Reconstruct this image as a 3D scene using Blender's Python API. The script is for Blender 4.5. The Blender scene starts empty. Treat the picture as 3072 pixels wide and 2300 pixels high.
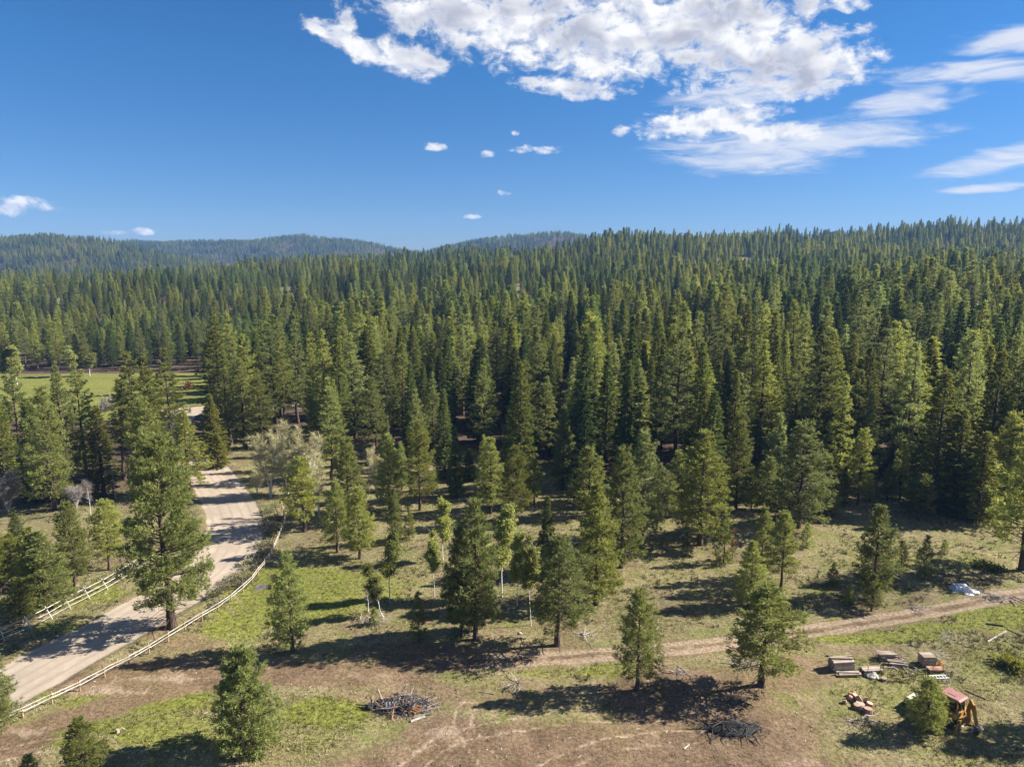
import bpy, bmesh, math, random
import numpy as np
from mathutils import Vector, Matrix

# ------------------------------------------------------------------ camera, sky, sun, exposure
sc = bpy.context.scene
COL = sc.collection
CAM_H = 40.0
PITCH = math.radians(10.0)
CP, SP = math.cos(PITCH), math.sin(PITCH)
FPX, CX, CY = 2131.0, 1536.0, 1150.0          # focal length and centre in photograph pixels

cam = bpy.data.cameras.new('camera')
cam.sensor_width = 36.0
cam.lens = FPX * 36.0 / 3072.0
cam.clip_start = 0.5
cam.clip_end = 20000.0
cam_ob = bpy.data.objects.new('camera', cam)
cam_ob.location = (0, 0, CAM_H)
cam_ob.rotation_euler = (math.pi / 2 - PITCH, 0, 0)
COL.objects.link(cam_ob)
sc.camera = cam_ob

SUN_ELEV = math.radians(34.0)
SUN_AZ = math.radians(80.0)                    # clockwise from +Y (straight ahead)
sun_dir = Vector((math.sin(SUN_AZ) * math.cos(SUN_ELEV), math.cos(SUN_AZ) * math.cos(SUN_ELEV), math.sin(SUN_ELEV)))
sun = bpy.data.lights.new('sun', 'SUN')
sun.energy = 5.0
sun.angle = math.radians(0.53)
sun.color = (1.0, 0.945, 0.855)
sun_ob = bpy.data.objects.new('sun', sun)
sun_ob.rotation_euler = sun_dir.to_track_quat('Z', 'Y').to_euler()
sun_ob.location = (60, 30, 120)
COL.objects.link(sun_ob)

sc.view_settings.view_transform = 'Standard'
sc.view_settings.look = 'None'
sc.view_settings.gamma = 1.0
sc.view_settings.use_curve_mapping = False
sc.view_settings.exposure = 1.55
sc.render.engine = 'CYCLES'
sc.cycles.max_bounces = 5
sc.cycles.diffuse_bounces = 3
sc.cycles.glossy_bounces = 2
sc.cycles.transmission_bounces = 3
sc.cycles.transparent_max_bounces = 8
sc.cycles.volume_bounces = 0
sc.cycles.use_denoising = True
sc.cycles.sample_clamp_indirect = 4.0
sc.cycles.caustics_reflective = False
sc.cycles.caustics_refractive = False

def px_dir(px, py):
    """unit world direction through a point of the photograph"""
    a, b = (px - CX) / FPX, -(py - CY) / FPX
    d = Vector((a, CP + b * SP, -SP + b * CP))
    return d.normalized()

class NT:
    """small helper to write node trees as expressions"""
    def __init__(self, tree):
        self.t = tree; self.n = tree.nodes; self.l = tree.links
    def node(self, typ, **kw):
        nd = self.n.new(typ)
        for k, v in kw.items():
            setattr(nd, k, v)
        return nd
    def put(self, sock, v):
        if isinstance(v, bpy.types.NodeSocket):
            self.l.new(v, sock)
        elif v is not None:
            sock.default_value = v
    def m(self, op, a, b=None, c=None, clamp=False):
        nd = self.node('ShaderNodeMath', operation=op, use_clamp=clamp)
        self.put(nd.inputs[0], a)
        if b is not None: self.put(nd.inputs[1], b)
        if c is not None: self.put(nd.inputs[2], c)
        return nd.outputs[0]
    def add(self, a, b): return self.m('ADD', a, b)
    def sub(self, a, b): return self.m('SUBTRACT', a, b)
    def mul(self, a, b): return self.m('MULTIPLY', a, b)
    def ramp(self, v, lo, hi, a=0.0, b=1.0, smooth=True):
        nd = self.node('ShaderNodeMapRange')
        nd.interpolation_type = 'SMOOTHSTEP' if smooth else 'LINEAR'
        self.put(nd.inputs[0], v)
        nd.inputs[1].default_value = lo; nd.inputs[2].default_value = hi
        nd.inputs[3].default_value = a; nd.inputs[4].default_value = b
        return nd.outputs[0]
    def mix(self, f, a, b, mode='MIX'):
        nd = self.node('ShaderNodeMix', data_type='RGBA', blend_type=mode)
        self.put(nd.inputs[0], f)
        for s, v in ((nd.inputs[6], a), (nd.inputs[7], b)):
            if isinstance(v, (tuple, list)): s.default_value = (*v[:3], 1.0)
            else: self.put(s, v)
        return nd.outputs[2]
    def noise(self, vec, scale, detail=3.0, rough=0.55, dist=0.0):
        nd = self.node('ShaderNodeTexNoise')
        if vec is not None: self.l.new(vec, nd.inputs['Vector'])
        nd.inputs['Scale'].default_value = scale
        nd.inputs['Detail'].default_value = detail
        nd.inputs['Roughness'].default_value = rough
        nd.inputs['Distortion'].default_value = dist
        return nd.outputs[0]
    def xyz(self, x, y, z=0.0):
        nd = self.node('ShaderNodeCombineXYZ')
        for s, v in zip(nd.inputs, (x, y, z)): self.put(s, v)
        return nd.outputs[0]
    def attr(self, name):
        nd = self.node('ShaderNodeAttribute', attribute_name=name)
        return nd.outputs['Fac']

def build_world():
    w = bpy.data.worlds.new('World'); sc.world = w
    w.use_nodes = True
    t = NT(w.node_tree); t.n.clear()
    sky = t.node('ShaderNodeTexSky', sky_type='NISHITA')
    sky.sun_disc = False
    sky.sun_elevation = SUN_ELEV
    sky.sun_rotation = SUN_AZ
    sky.altitude = 1300.0
    sky.air_density = 1.0
    sky.dust_density = 0.15
    sky.ozone_density = 3.0
    tc = t.node('ShaderNodeTexCoord')
    sp = t.node('ShaderNodeSeparateXYZ')
    t.l.new(tc.outputs['Generated'], sp.inputs[0])
    x, y, z = sp.outputs
    DEG = 180.0 / math.pi
    az = t.mul(t.m('ARCTAN2', x, y), DEG)
    el = t.mul(t.m('ARCSINE', z), DEG)
    def aed(px, py):
        d = px_dir(px, py)
        return math.degrees(math.atan2(d.x, d.y)), math.degrees(math.asin(d.z))
    K = 1.0 / 37.2 * 0.97                        # photograph pixels to degrees
    # cloud noise in azimuth / elevation, warped
    base = t.xyz(az, t.mul(el, 1.5))
    warp = t.node('ShaderNodeTexNoise'); t.l.new(base, warp.inputs['Vector'])
    warp.inputs['Scale'].default_value = 0.22; warp.inputs['Detail'].default_value = 3.0
    vm = t.node('ShaderNodeVectorMath', operation='MULTIPLY_ADD')
    t.l.new(warp.outputs['Color'], vm.inputs[0]); vm.inputs[1].default_value = (2.2, 2.2, 0); t.l.new(base, vm.inputs[2])
    wv = vm.outputs[0]
    n_fine = t.noise(wv, 0.5, 10.0, 0.58)
    n_puff = t.noise(wv, 1.9, 6.0, 0.62)
    n_mid = t.noise(wv, 0.30, 4.0, 0.5)
    streak = t.noise(t.xyz(t.mul(az, 0.35), t.mul(t.add(el, t.mul(az, 0.03)), 1.8)), 0.8, 7.0, 0.6, 0.6)

    def blobs(specs):
        out = None
        for (px, py, rx, ry, tilt) in specs:
            a0, e0 = aed(px, py)
            rx *= K; ry *= K
            dx = t.sub(az, a0); dy = t.sub(el, e0)
            if tilt:                              # degrees up per degree right
                dy = t.sub(dy, t.mul(dx, tilt))
            q = t.add(t.m('POWER', t.mul(dx, 1 / rx), 2.0), t.m('POWER', t.mul(dy, 1 / ry), 2.0))
            v = t.mul(t.sub(1.0, q), 0.62 if rx < 2.6 else 1.0)
            out = v if out is None else t.m('SMOOTH_MAX', out, v, 0.35)
        return out
    cum = [(1350, 30, 260, 105, -0.1), (1070, 140, 160, 44, -0.40), (1230, 180, 130, 55, -0.15), (1560, 70, 260, 130, 0),
           (1860, 90, 300, 150, 0), (2150, 90, 330, 150, -0.05), (2330, 175, 260, 105, -0.1), (2440, 230, 160, 62, 0.1),
           (1800, 175, 160, 60, 0), (1700, 262, 175, 34, -0.12), (2120, 365, 215, 52, 0.05), (2330, 395, 130, 30, 0.0),
           (1035, 55, 34, 42, -0.8), (2590, 88, 40, 16, 0), (2540, 8, 75, 30, 0), (2400, 40, 90, 40, 0),
           (1305, 440, 34, 14, 0), (1605, 450, 80, 16, 0), (1508, 580, 27, 10, 0), (55, 620, 90, 24, 0),
           (1418, 650, 27, 9, 0), (1462, 464, 22, 11, 0), (1550, 400, 15, 10, 0), (352, 698, 44, 8, 0), (418, 695, 36, 11, 0), (1862, 395, 30, 18, 0)]
    D = blobs(cum)
    # outside the frame the same kind of broken cumulus goes on
    zc = t.m('MAXIMUM', z, 0.06)
    plan = t.xyz(t.m('DIVIDE', x, zc), t.m('DIVIDE', y, zc))
    gen = t.mul(t.sub(t.noise(plan, 0.55, 3.0, 0.5), 0.57), 7.0)
    away = t.m('MAXIMUM', t.ramp(t.m('ABSOLUTE', az), 39.0, 46.0), t.ramp(el, 20.5, 26.0))
    gen = t.add(gen, t.mul(t.sub(away, 1.0), 6.0))
    D = t.m('MAXIMUM', D, gen)
    Dc = t.m('MINIMUM', D, 1.0)
    dens = t.add(t.mul(Dc, 1.25), t.add(t.mul(t.sub(n_fine, 0.5), 3.9), t.mul(t.sub(n_puff, 0.5), 1.3)))
    alpha_c = t.ramp(dens, -0.05, 1.2)
    # cloud self-shadow painted as grey bellies where the cloud is thick
    n_belly = t.noise(t.xyz(az, t.mul(el, 2.1)), 0.17, 2.5, 0.45, 0.4)
    thick = t.mul(t.mul(t.ramp(dens, 0.5, 1.5), t.ramp(n_belly, 0.44, 0.60)), t.ramp(el, 8.0, 11.5))
    vo = t.node('ShaderNodeVectorMath', operation='ADD'); t.l.new(wv, vo.inputs[0]); vo.inputs[1].default_value = (0.55, 0.75, 0.0)
    sun_shade = t.ramp(t.sub(n_fine, t.noise(vo.outputs[0], 0.5, 5.0, 0.5)), -0.13, 0.10)  # billow shading put into the cloud colour: lighter towards the sun, upper right
    lump = t.ramp(t.add(t.mul(n_puff, 0.6), t.mul(n_fine, 0.4)), 0.36, 0.58)
    ccol = t.mix(sun_shade, (5.1, 5.3, 5.9), t.mix(lump, (6.6, 6.7, 6.85), (7.1, 7.05, 7.0)))
    ccol = t.mix(t.mul(thick, 0.85), ccol, (2.9, 3.1, 3.9))
    # thin high streaks
    thin = [(2370, 430, 420, 62, 0.03), (2270, 470, 260, 60, 0.0), (2230, 285, 260, 36, 0.02), (2720, 312, 170, 44, 0.10), (2960, 212, 300, 32, -0.05),
            (2995, 482, 190, 36, 0.14), (2950, 565, 120, 14, 0.05), (3050, 120, 160, 40, 0)]
    T = t.m('MINIMUM', blobs(thin), 1.0)
    genT = t.add(t.mul(t.sub(n_mid, 0.5), 2.5), t.mul(t.sub(away, 1.0), 6.0))
    T = t.m('MAXIMUM', T, genT)
    alpha_t = t.mul(t.ramp(t.add(T, t.mul(t.sub(streak, 0.5), 2.4)), 0.0, 1.3), 0.86)
    up = t.ramp(el, 0.0, 1.5)
    hs = t.node('ShaderNodeHueSaturation'); hs.inputs['Saturation'].default_value = 1.05; hs.inputs['Value'].default_value = 0.97
    t.l.new(sky.outputs[0], hs.inputs['Color'])
    skyc = t.mix(1.0, hs.outputs[0], t.mix(t.ramp(el, 0.0, 14.0, smooth=False), (0.41, 0.49, 0.71), (0.28, 0.60, 0.86)), 'MULTIPLY')
    c = t.mix(t.mul(alpha_t, up), skyc, (6.0, 6.1, 6.4))
    c = t.mix(t.mul(alpha_c, up), c, ccol)
    bg = t.node('ShaderNodeBackground'); bg.inputs['Strength'].default_value = 0.050
    t.l.new(c, bg.inputs['Color'])
    out = t.node('ShaderNodeOutputWorld'); t.l.new(bg.outputs[0], out.inputs['Surface'])
build_world()

# ------------------------------------------------------------------ helpers
rng = np.random.default_rng(7)
random.seed(11)

def link(o, parent=None):
    COL.objects.link(o)
    if parent is not None: o.parent = parent
    return o
def tag(o, label=None, cat=None, group=None, kind=None):
    if label: o['label'] = label
    if cat: o['category'] = cat
    if group: o['group'] = group
    if kind: o['kind'] = kind
    return o
def empty(name, loc=(0, 0, 0), rz=0.0, label=None, cat=None, group=None):
    o = bpy.data.objects.new(name, None); o.location = loc; o.rotation_euler = (0, 0, rz)
    o.empty_display_size = 0.3
    link(o); tag(o, label, cat, group)
    return o
def mk_mesh(name, verts, faces, mats, smooth=False, attrs=None, fmat=None):
    """faces: (n,3) or (n,4) array, or list of such arrays"""
    me = bpy.data.meshes.new(name)
    verts = np.asarray(verts, dtype=np.float32)
    fl = faces if isinstance(faces, list) else [faces]
    fl = [np.asarray(f, dtype=np.int32) for f in fl if len(f)]
    loops = np.concatenate([f.ravel() for f in fl])
    sizes = np.concatenate([np.full(len(f), f.shape[1], dtype=np.int32) for f in fl])
    starts = np.concatenate([[0], np.cumsum(sizes)[:-1]]).astype(np.int32)
    me.vertices.add(len(verts)); me.vertices.foreach_set('co', verts.ravel())
    me.loops.add(len(loops)); me.loops.foreach_set('vertex_index', loops)
    me.polygons.add(len(sizes)); me.polygons.foreach_set('loop_start', starts)
    try: me.polygons.foreach_set('loop_total', sizes)
    except Exception: pass
    for m in (mats if isinstance(mats, (list, tuple)) else [mats]): me.materials.append(m)
    if fmat is not None: me.polygons.foreach_set('material_index', np.asarray(fmat, dtype=np.int32))
    me.update(calc_edges=True)
    me.polygons.foreach_set('use_smooth', np.full(len(sizes), bool(smooth)))
    if attrs:
        for k, v in attrs.items():
            a = me.attributes.new(k, 'FLOAT', 'POINT'); a.data.foreach_set('value', np.asarray(v, dtype=np.float32))
    return me
def mobj(name, me, parent=None, loc=(0, 0, 0), rot=(0, 0, 0)):
    o = bpy.data.objects.new(name, me); o.location = loc; o.rotation_euler = rot
    return link(o, parent)

class MB:
    """collects simple solids into one mesh"""
    def __init__(self): self.v = []; self.f3 = []; self.f4 = []; self.n = 0
    def addv(self, v, f):
        v = np.asarray(v, float); f = np.asarray(f, int)
        (self.f3 if f.shape[1] == 3 else self.f4).append(f + self.n)
        self.v.append(v); self.n += len(v); return self
    def box(self, c, s, rot=None, taper=1.0):
        x, y, z = np.array(s, float) / 2
        v = np.array([[-x, -y, -z], [x, -y, -z], [x, y, -z], [-x, y, -z], [-x * taper, -y * taper, z], [x * taper, -y * taper, z], [x * taper, y * taper, z], [-x * taper, y * taper, z]])
        if rot is not None: v = v @ np.array(rot).T
        return self.addv(v + np.array(c, float), [[0, 3, 2, 1], [4, 5, 6, 7], [0, 1, 5, 4], [1, 2, 6, 5], [2, 3, 7, 6], [3, 0, 4, 7]])
    def bar(self, a, b, w, h):
        a, b = np.array(a, float), np.array(b, float); d = b - a; L = np.linalg.norm(d); d /= L
        up = np.array([0, 0, 1.0]) if abs(d[2]) < 0.95 else np.array([1.0, 0, 0])
        s = np.cross(up, d); s /= np.linalg.norm(s); u = np.cross(d, s)
        return self.box((a + b) / 2, (L, w, h), np.stack([d, s, u], 1))
    def tube(self, pts, rad, sides=6, cap=True):
        v, f = tube(pts, rad, sides)
        n0 = self.n; self.addv(v, f)
        if cap:
            for base, rev in ((0, True), (len(v) - sides, False)):
                idx = [n0 + base + i for i in range(sides)]
                if rev: idx = idx[::-1]
                if sides == 4: self.f4.append(np.array([idx]))
                else:
                    self.f3.append(np.array([[idx[0], idx[i], idx[i + 1]] for i in range(1, sides - 1)]))
        return self
    def prism(self, prof, y0, y1):
        """closed (x,z) profile extruded along y"""
        n = len(prof); p = np.array(prof, float)
        v = np.concatenate([np.c_[p[:, 0], np.full(n, y0), p[:, 1]], np.c_[p[:, 0], np.full(n, y1), p[:, 1]]])
        n0 = self.n
        self.addv(v, [[i, (i + 1) % n, n + (i + 1) % n, n + i] for i in range(n)])
        c0 = np.c_[p.mean(0)[0], y0, p.mean(0)[1]]; c1 = np.c_[p.mean(0)[0], y1, p.mean(0)[1]]
        self.v.append(np.concatenate([c0, c1])); k = self.n; self.n += 2
        self.f3.append(np.array([[n0 + (i + 1) % n, n0 + i, k] for i in range(n)] + [[n0 + n + i, n0 + n + (i + 1) % n, k + 1] for i in range(n)]))
        return self
    def mesh(self, name, mat, smooth=False):
        fl = []
        if self.f3: fl.append(np.concatenate(self.f3))
        if self.f4: fl.append(np.concatenate(self.f4))
        return mk_mesh(name, np.concatenate(self.v), fl, mat, smooth)
    def build(self, name, mat, parent=None, smooth=False, bevel=0.0, loc=(0, 0, 0), rot=(0, 0, 0)):
        o = mobj(name, self.mesh(name, mat, smooth), parent, loc, rot)
        if bevel:
            b = o.modifiers.new('bevel', 'BEVEL'); b.width = bevel; b.segments = 2; b.limit_method = 'ANGLE'
        return o

def tube(pts, rad, sides=6):
    pts = np.asarray(pts, float); n = len(pts)
    rad = np.broadcast_to(np.asarray(rad, float), (n,))
    tan = np.gradient(pts, axis=0); tan /= np.linalg.norm(tan, axis=1)[:, None] + 1e-9
    ref = np.array([0, 0, 1.0]) if abs(tan[0, 2]) < 0.9 else np.array([1.0, 0, 0])
    a = np.cross(tan, ref); a /= np.linalg.norm(a, axis=1)[:, None] + 1e-9
    b = np.cross(tan, a)
    ang = np.arange(sides) * 2 * math.pi / sides
    v = pts[:, None, :] + rad[:, None, None] * (np.cos(ang)[None, :, None] * a[:, None, :] + np.sin(ang)[None, :, None] * b[:, None, :])
    f = []
    for i in range(n - 1):
        for j in range(sides):
            k = (j + 1) % sides
            f.append((i * sides + j, (i + 1) * sides + j, (i + 1) * sides + k, i * sides + k))
    return v.reshape(-1, 3), np.array(f)

# ------------------------------------------------------------------ terrain
def vnoise(x, y, seed=0):
    """smooth value noise, arrays"""
    xi = np.floor(x).astype(np.int64); yi = np.floor(y).astype(np.int64)
    fx = x - xi; fy = y - yi
    fx = fx * fx * (3 - 2 * fx); fy = fy * fy * (3 - 2 * fy)
    def h(a, b):
        k = (a * 374761393 + b * 668265263 + seed * 974711) & 0xffffffff
        k = ((k ^ (k >> 13)) * 1274126177) & 0xffffffff
        return ((k ^ (k >> 16)) & 0xffff) / 65535.0
    return (h(xi, yi) * (1 - fx) + h(xi + 1, yi) * fx) * (1 - fy) + (h(xi, yi + 1) * (1 - fx) + h(xi + 1, yi + 1) * fx) * fy
def fbm(x, y, oct=4, seed=0):
    s = 0.0; a = 0.5
    for i in range(oct):
        s = s + a * vnoise(x * 2 ** i, y * 2 ** i, seed + i); a *= 0.5
    return s / (1 - 0.5 ** oct)

U_T = np.array([-0.72, -0.25, 0.0, 0.07, 0.13, 0.40, 0.59, 0.72])
R_T = np.array([0, 150, 230, 300, 450, 600, 800, 1000, 1120, 1400, 6000], float)
H_T = np.array([[0, 0, 0, 0, 4, 9, 10, 2, -12, -20, -20],
                [0, 0, 0, 1, 6, 13, 24, 20, 2, -20, -20],
                [0, 0, 0, 3, 10, 20, 31, 35, 22, -10, -10],
                [0, 0, 1, 4, 11, 21, 32, 35, 22, -10, -10],
                [0, 0, 1, 5, 14, 27, 43, 54, 42, 0, 0],
                [0, 0, 3, 10, 18, 23, 36, 58, 63, 20, 0],
                [0, 0, 5, 13, 21, 23, 34, 62, 80, 40, 0],
                [0, 0, 5, 13, 20, 23, 34, 60, 75, 40, 0]], float)
HILLS = [  # distance, depth, [(pixel x, pixel y of tree tops)]
    (1550, 330, [(-300, 735), (0, 712), (150, 702), (300, 714), (450, 738), (640, 778), (800, 830)]),
    (2400, 420, [(-300, 715), (150, 720), (250, 727), (400, 723), (600, 723), (780, 717), (920, 705), (1050, 724), (1230, 750), (1400, 775), (1600, 830)]),
    (2250, 380, [(1100, 800), (1250, 757), (1400, 730), (1550, 713), (1680, 695), (1760, 705), (1850, 735), (2000, 790)]),
    (2650, 420, [(2600, 800), (2850, 702), (2950, 684), (3072, 670), (3400, 660)])]
HOR = CY - FPX * math.tan(PITCH)
def terrain(X, Y, detail=True):
    X = np.asarray(X, float); Y = np.asarray(Y, float)
    Yc = np.maximum(Y, 1.0)
    u = np.clip(X / np.maximum(Yc, 60), -0.80, 0.80)
    uc = np.clip(u, U_T[0], U_T[-1])
    iu = np.clip(np.searchsorted(U_T, uc) - 1, 0, len(U_T) - 2); fu = (uc - U_T[iu]) / (U_T[iu + 1] - U_T[iu]); fu = fu * fu * (3 - 2 * fu)
    r = np.clip(Yc, 0, 5999)
    ir = np.clip(np.searchsorted(R_T, r, side='right') - 1, 0, len(R_T) - 2); fr = (r - R_T[ir]) / (R_T[ir + 1] - R_T[ir]); fr = fr * fr * (3 - 2 * fr) * 0.4 + fr * 0.6
    h = (H_T[iu, ir] * (1 - fr) + H_T[iu, ir + 1] * fr) * (1 - fu) + (H_T[iu + 1, ir] * (1 - fr) + H_T[iu + 1, ir + 1] * fr) * fu
    for (D, W, prof) in HILLS:
        pu = np.array([(p[0] - CX) / FPX for p in prof]); ph = np.array([CAM_H + (HOR - p[1]) / FPX * D - 14 for p in prof])
        hh = np.interp(u, pu, ph, left=ph[0], right=ph[-1])
        g = np.exp(-((Yc - D) / W) ** 2)
        h = np.maximum(h, -25 + (hh + 25) * g)
    if detail:
        far = np.clip((Yc - 230) / 300, 0, 1)
        h = h + far * (fbm(X / 170, Y / 170, 3, 5) - 0.5) * 30 + np.clip((Yc - 1300) / 600, 0, 1) * (fbm(X / 300, Y / 300, 3, 9) - 0.5) * 22
        side = np.clip((np.abs(X) - 0) / 60, 0, 1) * 0 + 1
        h = h + (fbm(X / 9, Y / 9, 3, 21) - 0.5) * 0.35 + (fbm(X / 1.3, Y / 1.3, 2, 33) - 0.5) * 0.07 * np.clip((260 - Yc) / 60, 0, 1)
    return h
def hz(x, y): return float(terrain(np.array([x]), np.array([y]))[0])
def project(X, Y, Z):
    d = Y * CP - (Z - CAM_H) * SP
    up = (Y * SP + (Z - CAM_H) * CP) / d
    return CX + FPX * X / d, CY - FPX * up, d
def at(px, py):
    """ground point seen at a point of the photograph"""
    d = px_dir(px, py); z = 0.0; p = None
    for _ in range(6):
        s = (z - CAM_H) / d.z; p = (d.x * s, d.y * s); z = hz(*p)
    return Vector((p[0], p[1], z))
def top_height(p, topy):
    vt = -(topy - CY) / FPX
    return p.y * (vt * CP - SP) / (CP + vt * SP) + CAM_H - p.z

def spline(pts, step=1.0):
    P = np.array(pts, float); n = len(P); out = []
    for i in range(n - 1):
        p0, p1, p2, p3 = P[max(i - 1, 0)], P[i], P[i + 1], P[min(i + 2, n - 1)]
        k = max(2, int(np.linalg.norm(p2 - p1) / step))
        for t in np.arange(k) / k:
            out.append(0.5 * ((2 * p1) + (-p0 + p2) * t + (2 * p0 - 5 * p1 + 4 * p2 - p3) * t * t + (-p0 + 3 * p1 - 3 * p2 + p3) * t ** 3))
    out.append(P[-1]); return np.array(out)
def gxy(pts): return [tuple(at0(*p)) for p in pts]
def at0(px, py):
    d = px_dir(px, py); s = -CAM_H / d.z
    return (d.x * s, d.y * s)
ROAD = spline(gxy([(-260, 2200), (60, 2040), (205, 1960), (340, 1890), (470, 1815), (580, 1755), (668, 1680), (705, 1610), (700, 1540), (664, 1470), (618, 1410), (560, 1362), (515, 1318), (520, 1270), (560, 1238), (640, 1222)]), 0.8)
ROAD2 = spline(gxy([(470, 1236), (585, 1229), (760, 1222), (1000, 1215)]), 1.0)
TRACK = spline(gxy([(3300, 1740), (3072, 1778), (2900, 1812), (2750, 1842), (2600, 1866), (2480, 1884), (2370, 1900), (2200, 1925), (2000, 1945), (1760, 1966), (1500, 1985), (1250, 1998), (1000, 2010), (760, 2030), (560, 2062), (380, 2105), (230, 2150), (60, 2205), (-150, 2280)]), 0.8)
def pdist(X, Y, line):
    """distance and signed offset to a polyline, arrays"""
    P = np.c_[X.ravel(), Y.ravel()]; best = np.full(len(P), 1e9); sgn = np.zeros(len(P))
    lo = line.min(0) - 15; hi = line.max(0) + 15
    sel = np.where((P[:, 0] > lo[0]) & (P[:, 0] < hi[0]) & (P[:, 1] > lo[1]) & (P[:, 1] < hi[1]))[0]
    Q = P[sel]; bb = np.full(len(Q), 1e9); ss = np.zeros(len(Q))
    for i in range(len(line) - 1):
        a = line[i]; d = line[i + 1] - a; L2 = d @ d + 1e-12
        near = np.where((np.abs(Q[:, 0] - a[0]) < 15) & (np.abs(Q[:, 1] - a[1]) < 15))[0]
        q = Q[near] - a; t = np.clip(q @ d / L2, 0, 1); e = q - t[:, None] * d
        dd = np.hypot(e[:, 0], e[:, 1]); m = dd < bb[near]
        k = near[m]; bb[k] = dd[m]; ss[k] = np.sign(d[0] * q[m][:, 1] - d[1] * q[m][:, 0]) * dd[m]
    best[sel] = bb; sgn[sel] = ss
    return best.reshape(X.shape), sgn.reshape(X.shape)

# ------------------------------------------------------------------ materials
def new_mat(name):
    m = bpy.data.materials.new(name); m.use_nodes = True
    t = NT(m.node_tree); t.n.clear()
    out = t.node('ShaderNodeOutputMaterial')
    return m, t, out
def principled(t, out, col, rough=0.8, spec=0.2, metal=0.0, bump=None, bstr=0.3, bdist=0.05):
    p = t.node('ShaderNodeBsdfPrincipled')
    if isinstance(col, (tuple, list)): p.inputs['Base Color'].default_value = (*col[:3], 1)
    else: t.l.new(col, p.inputs['Base Color'])
    t.put(p.inputs['Roughness'], rough)
    p.inputs['Specular IOR Level'].default_value = spec
    p.inputs['Metallic'].default_value = metal
    if bump is not None:
        b = t.node('ShaderNodeBump'); b.inputs['Strength'].default_value = bstr; b.inputs['Distance'].default_value = bdist
        t.l.new(bump, b.inputs['Height']); t.l.new(b.outputs[0], p.inputs['Normal'])
    t.l.new(p.outputs[0], out.inputs['Surface'])
    return p
def simple_mat(name, c1, c2, scale=4.0, rough=0.8, spec=0.2, metal=0.0, stretch=None, bump=0.3, bdist=0.02, rnd=0.25):
    m, t, out = new_mat(name)
    tc = t.node('ShaderNodeTexCoord'); vec = tc.outputs['Object']
    if stretch:
        mp = t.node('ShaderNodeMapping'); mp.inputs['Scale'].default_value = stretch; t.l.new(vec, mp.inputs[0]); vec = mp.outputs[0]
    n = t.noise(vec, scale, 5.0, 0.6)
    oi = t.node('ShaderNodeObjectInfo')
    f = t.add(t.ramp(n, 0.3, 0.7), t.mul(t.sub(oi.outputs['Random'], 0.5), rnd * 2))
    c = t.mix(t.m('MINIMUM', t.m('MAXIMUM', f, 0.0), 1.0), c1, c2)
    principled(t, out, c, rough, spec, metal, n, bump, bdist)
    return m
def foliage_mat(name, c_dark, c_light, c_alt, trans=0.46, rough=0.6, spec=0.12, stands=False):
    """leaf colour varies from tuft to tuft and from tree to tree"""
    m, t, out = new_mat(name)
    oi = t.node('ShaderNodeObjectInfo')
    tint = t.attr('tint')
    c = t.mix(tint, c_dark, c_light)
    c = t.mix(t.mul(oi.outputs['Random'], 0.75), c, t.mix(tint, tuple(v * 0.75 for v in c_alt), c_alt))
    if stands:                                    # whole stands lean to olive or to blue-green
        sn = t.noise(t.node('ShaderNodeObjectInfo').outputs['Location'], 0.012, 3.0, 0.55)
        c = t.mix(t.ramp(sn, 0.42, 0.60), c, t.mix(1.0, c, (0.52, 0.66, 0.85), 'MULTIPLY'))
    wn = t.node('ShaderNodeTexWhiteNoise', noise_dimensions='1D'); t.l.new(t.mul(oi.outputs['Random'], 37.0), wn.inputs['W'])
    hs = t.node('ShaderNodeHueSaturation'); t.l.new(c, hs.inputs['Color']); t.l.new(t.ramp(wn.outputs['Value'], 0, 1, 0.62, 1.32, False), hs.inputs['Value'])
    p = t.node('ShaderNodeBsdfPrincipled'); t.l.new(hs.outputs[0], p.inputs['Base Color'])
    p.inputs['Roughness'].default_value = rough; p.inputs['Specular IOR Level'].default_value = spec
    tr = t.node('ShaderNodeBsdfTranslucent'); t.l.new(hs.outputs[0], tr.inputs['Color'])
    mx = t.node('ShaderNodeMixShader'); mx.inputs[0].default_value = trans
    t.l.new(p.outputs[0], mx.inputs[1]); t.l.new(tr.outputs[0], mx.inputs[2]); t.l.new(mx.outputs[0], out.inputs['Surface'])
    return m

M = {}
M['pine'] = foliage_mat('pine_needles', (0.185, 0.205, 0.041), (0.375, 0.372, 0.080), (0.248, 0.284, 0.106))
M['fir'] = foliage_mat('fir_needles', (0.085, 0.118, 0.030), (0.195, 0.215, 0.046), (0.270, 0.248, 0.042), stands=True)
M['far_wood'] = foliage_mat('distant_needles', (0.172, 0.202, 0.040), (0.365, 0.368, 0.076), (0.325, 0.318, 0.060), stands=True)
M['leaf'] = foliage_mat('spring_leaves', (0.21, 0.24, 0.050), (0.34, 0.36, 0.085), (0.29, 0.29, 0.085), trans=0.42)
M['bud'] = foliage_mat('bare_twigs', (0.38, 0.35, 0.16), (0.58, 0.53, 0.26), (0.50, 0.45, 0.24), trans=0.1, spec=0.1)
M['greytwig'] = foliage_mat('grey_twigs', (0.20, 0.18, 0.17), (0.32, 0.30, 0.28), (0.27, 0.23, 0.20), trans=0.1, spec=0.1)
M['redtwig'] = foliage_mat('red_twigs', (0.24, 0.12, 0.05), (0.32, 0.17, 0.07), (0.25, 0.15, 0.07), trans=0.1, spec=0.1)
M['sage'] = foliage_mat('sage_leaves', (0.21, 0.20, 0.11), (0.36, 0.34, 0.20), (0.30, 0.26, 0.16), trans=0.15)
M['brush'] = foliage_mat('brush_leaves', (0.09, 0.085, 0.04), (0.19, 0.18, 0.08), (0.17, 0.13, 0.07), trans=0.2)
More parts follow.
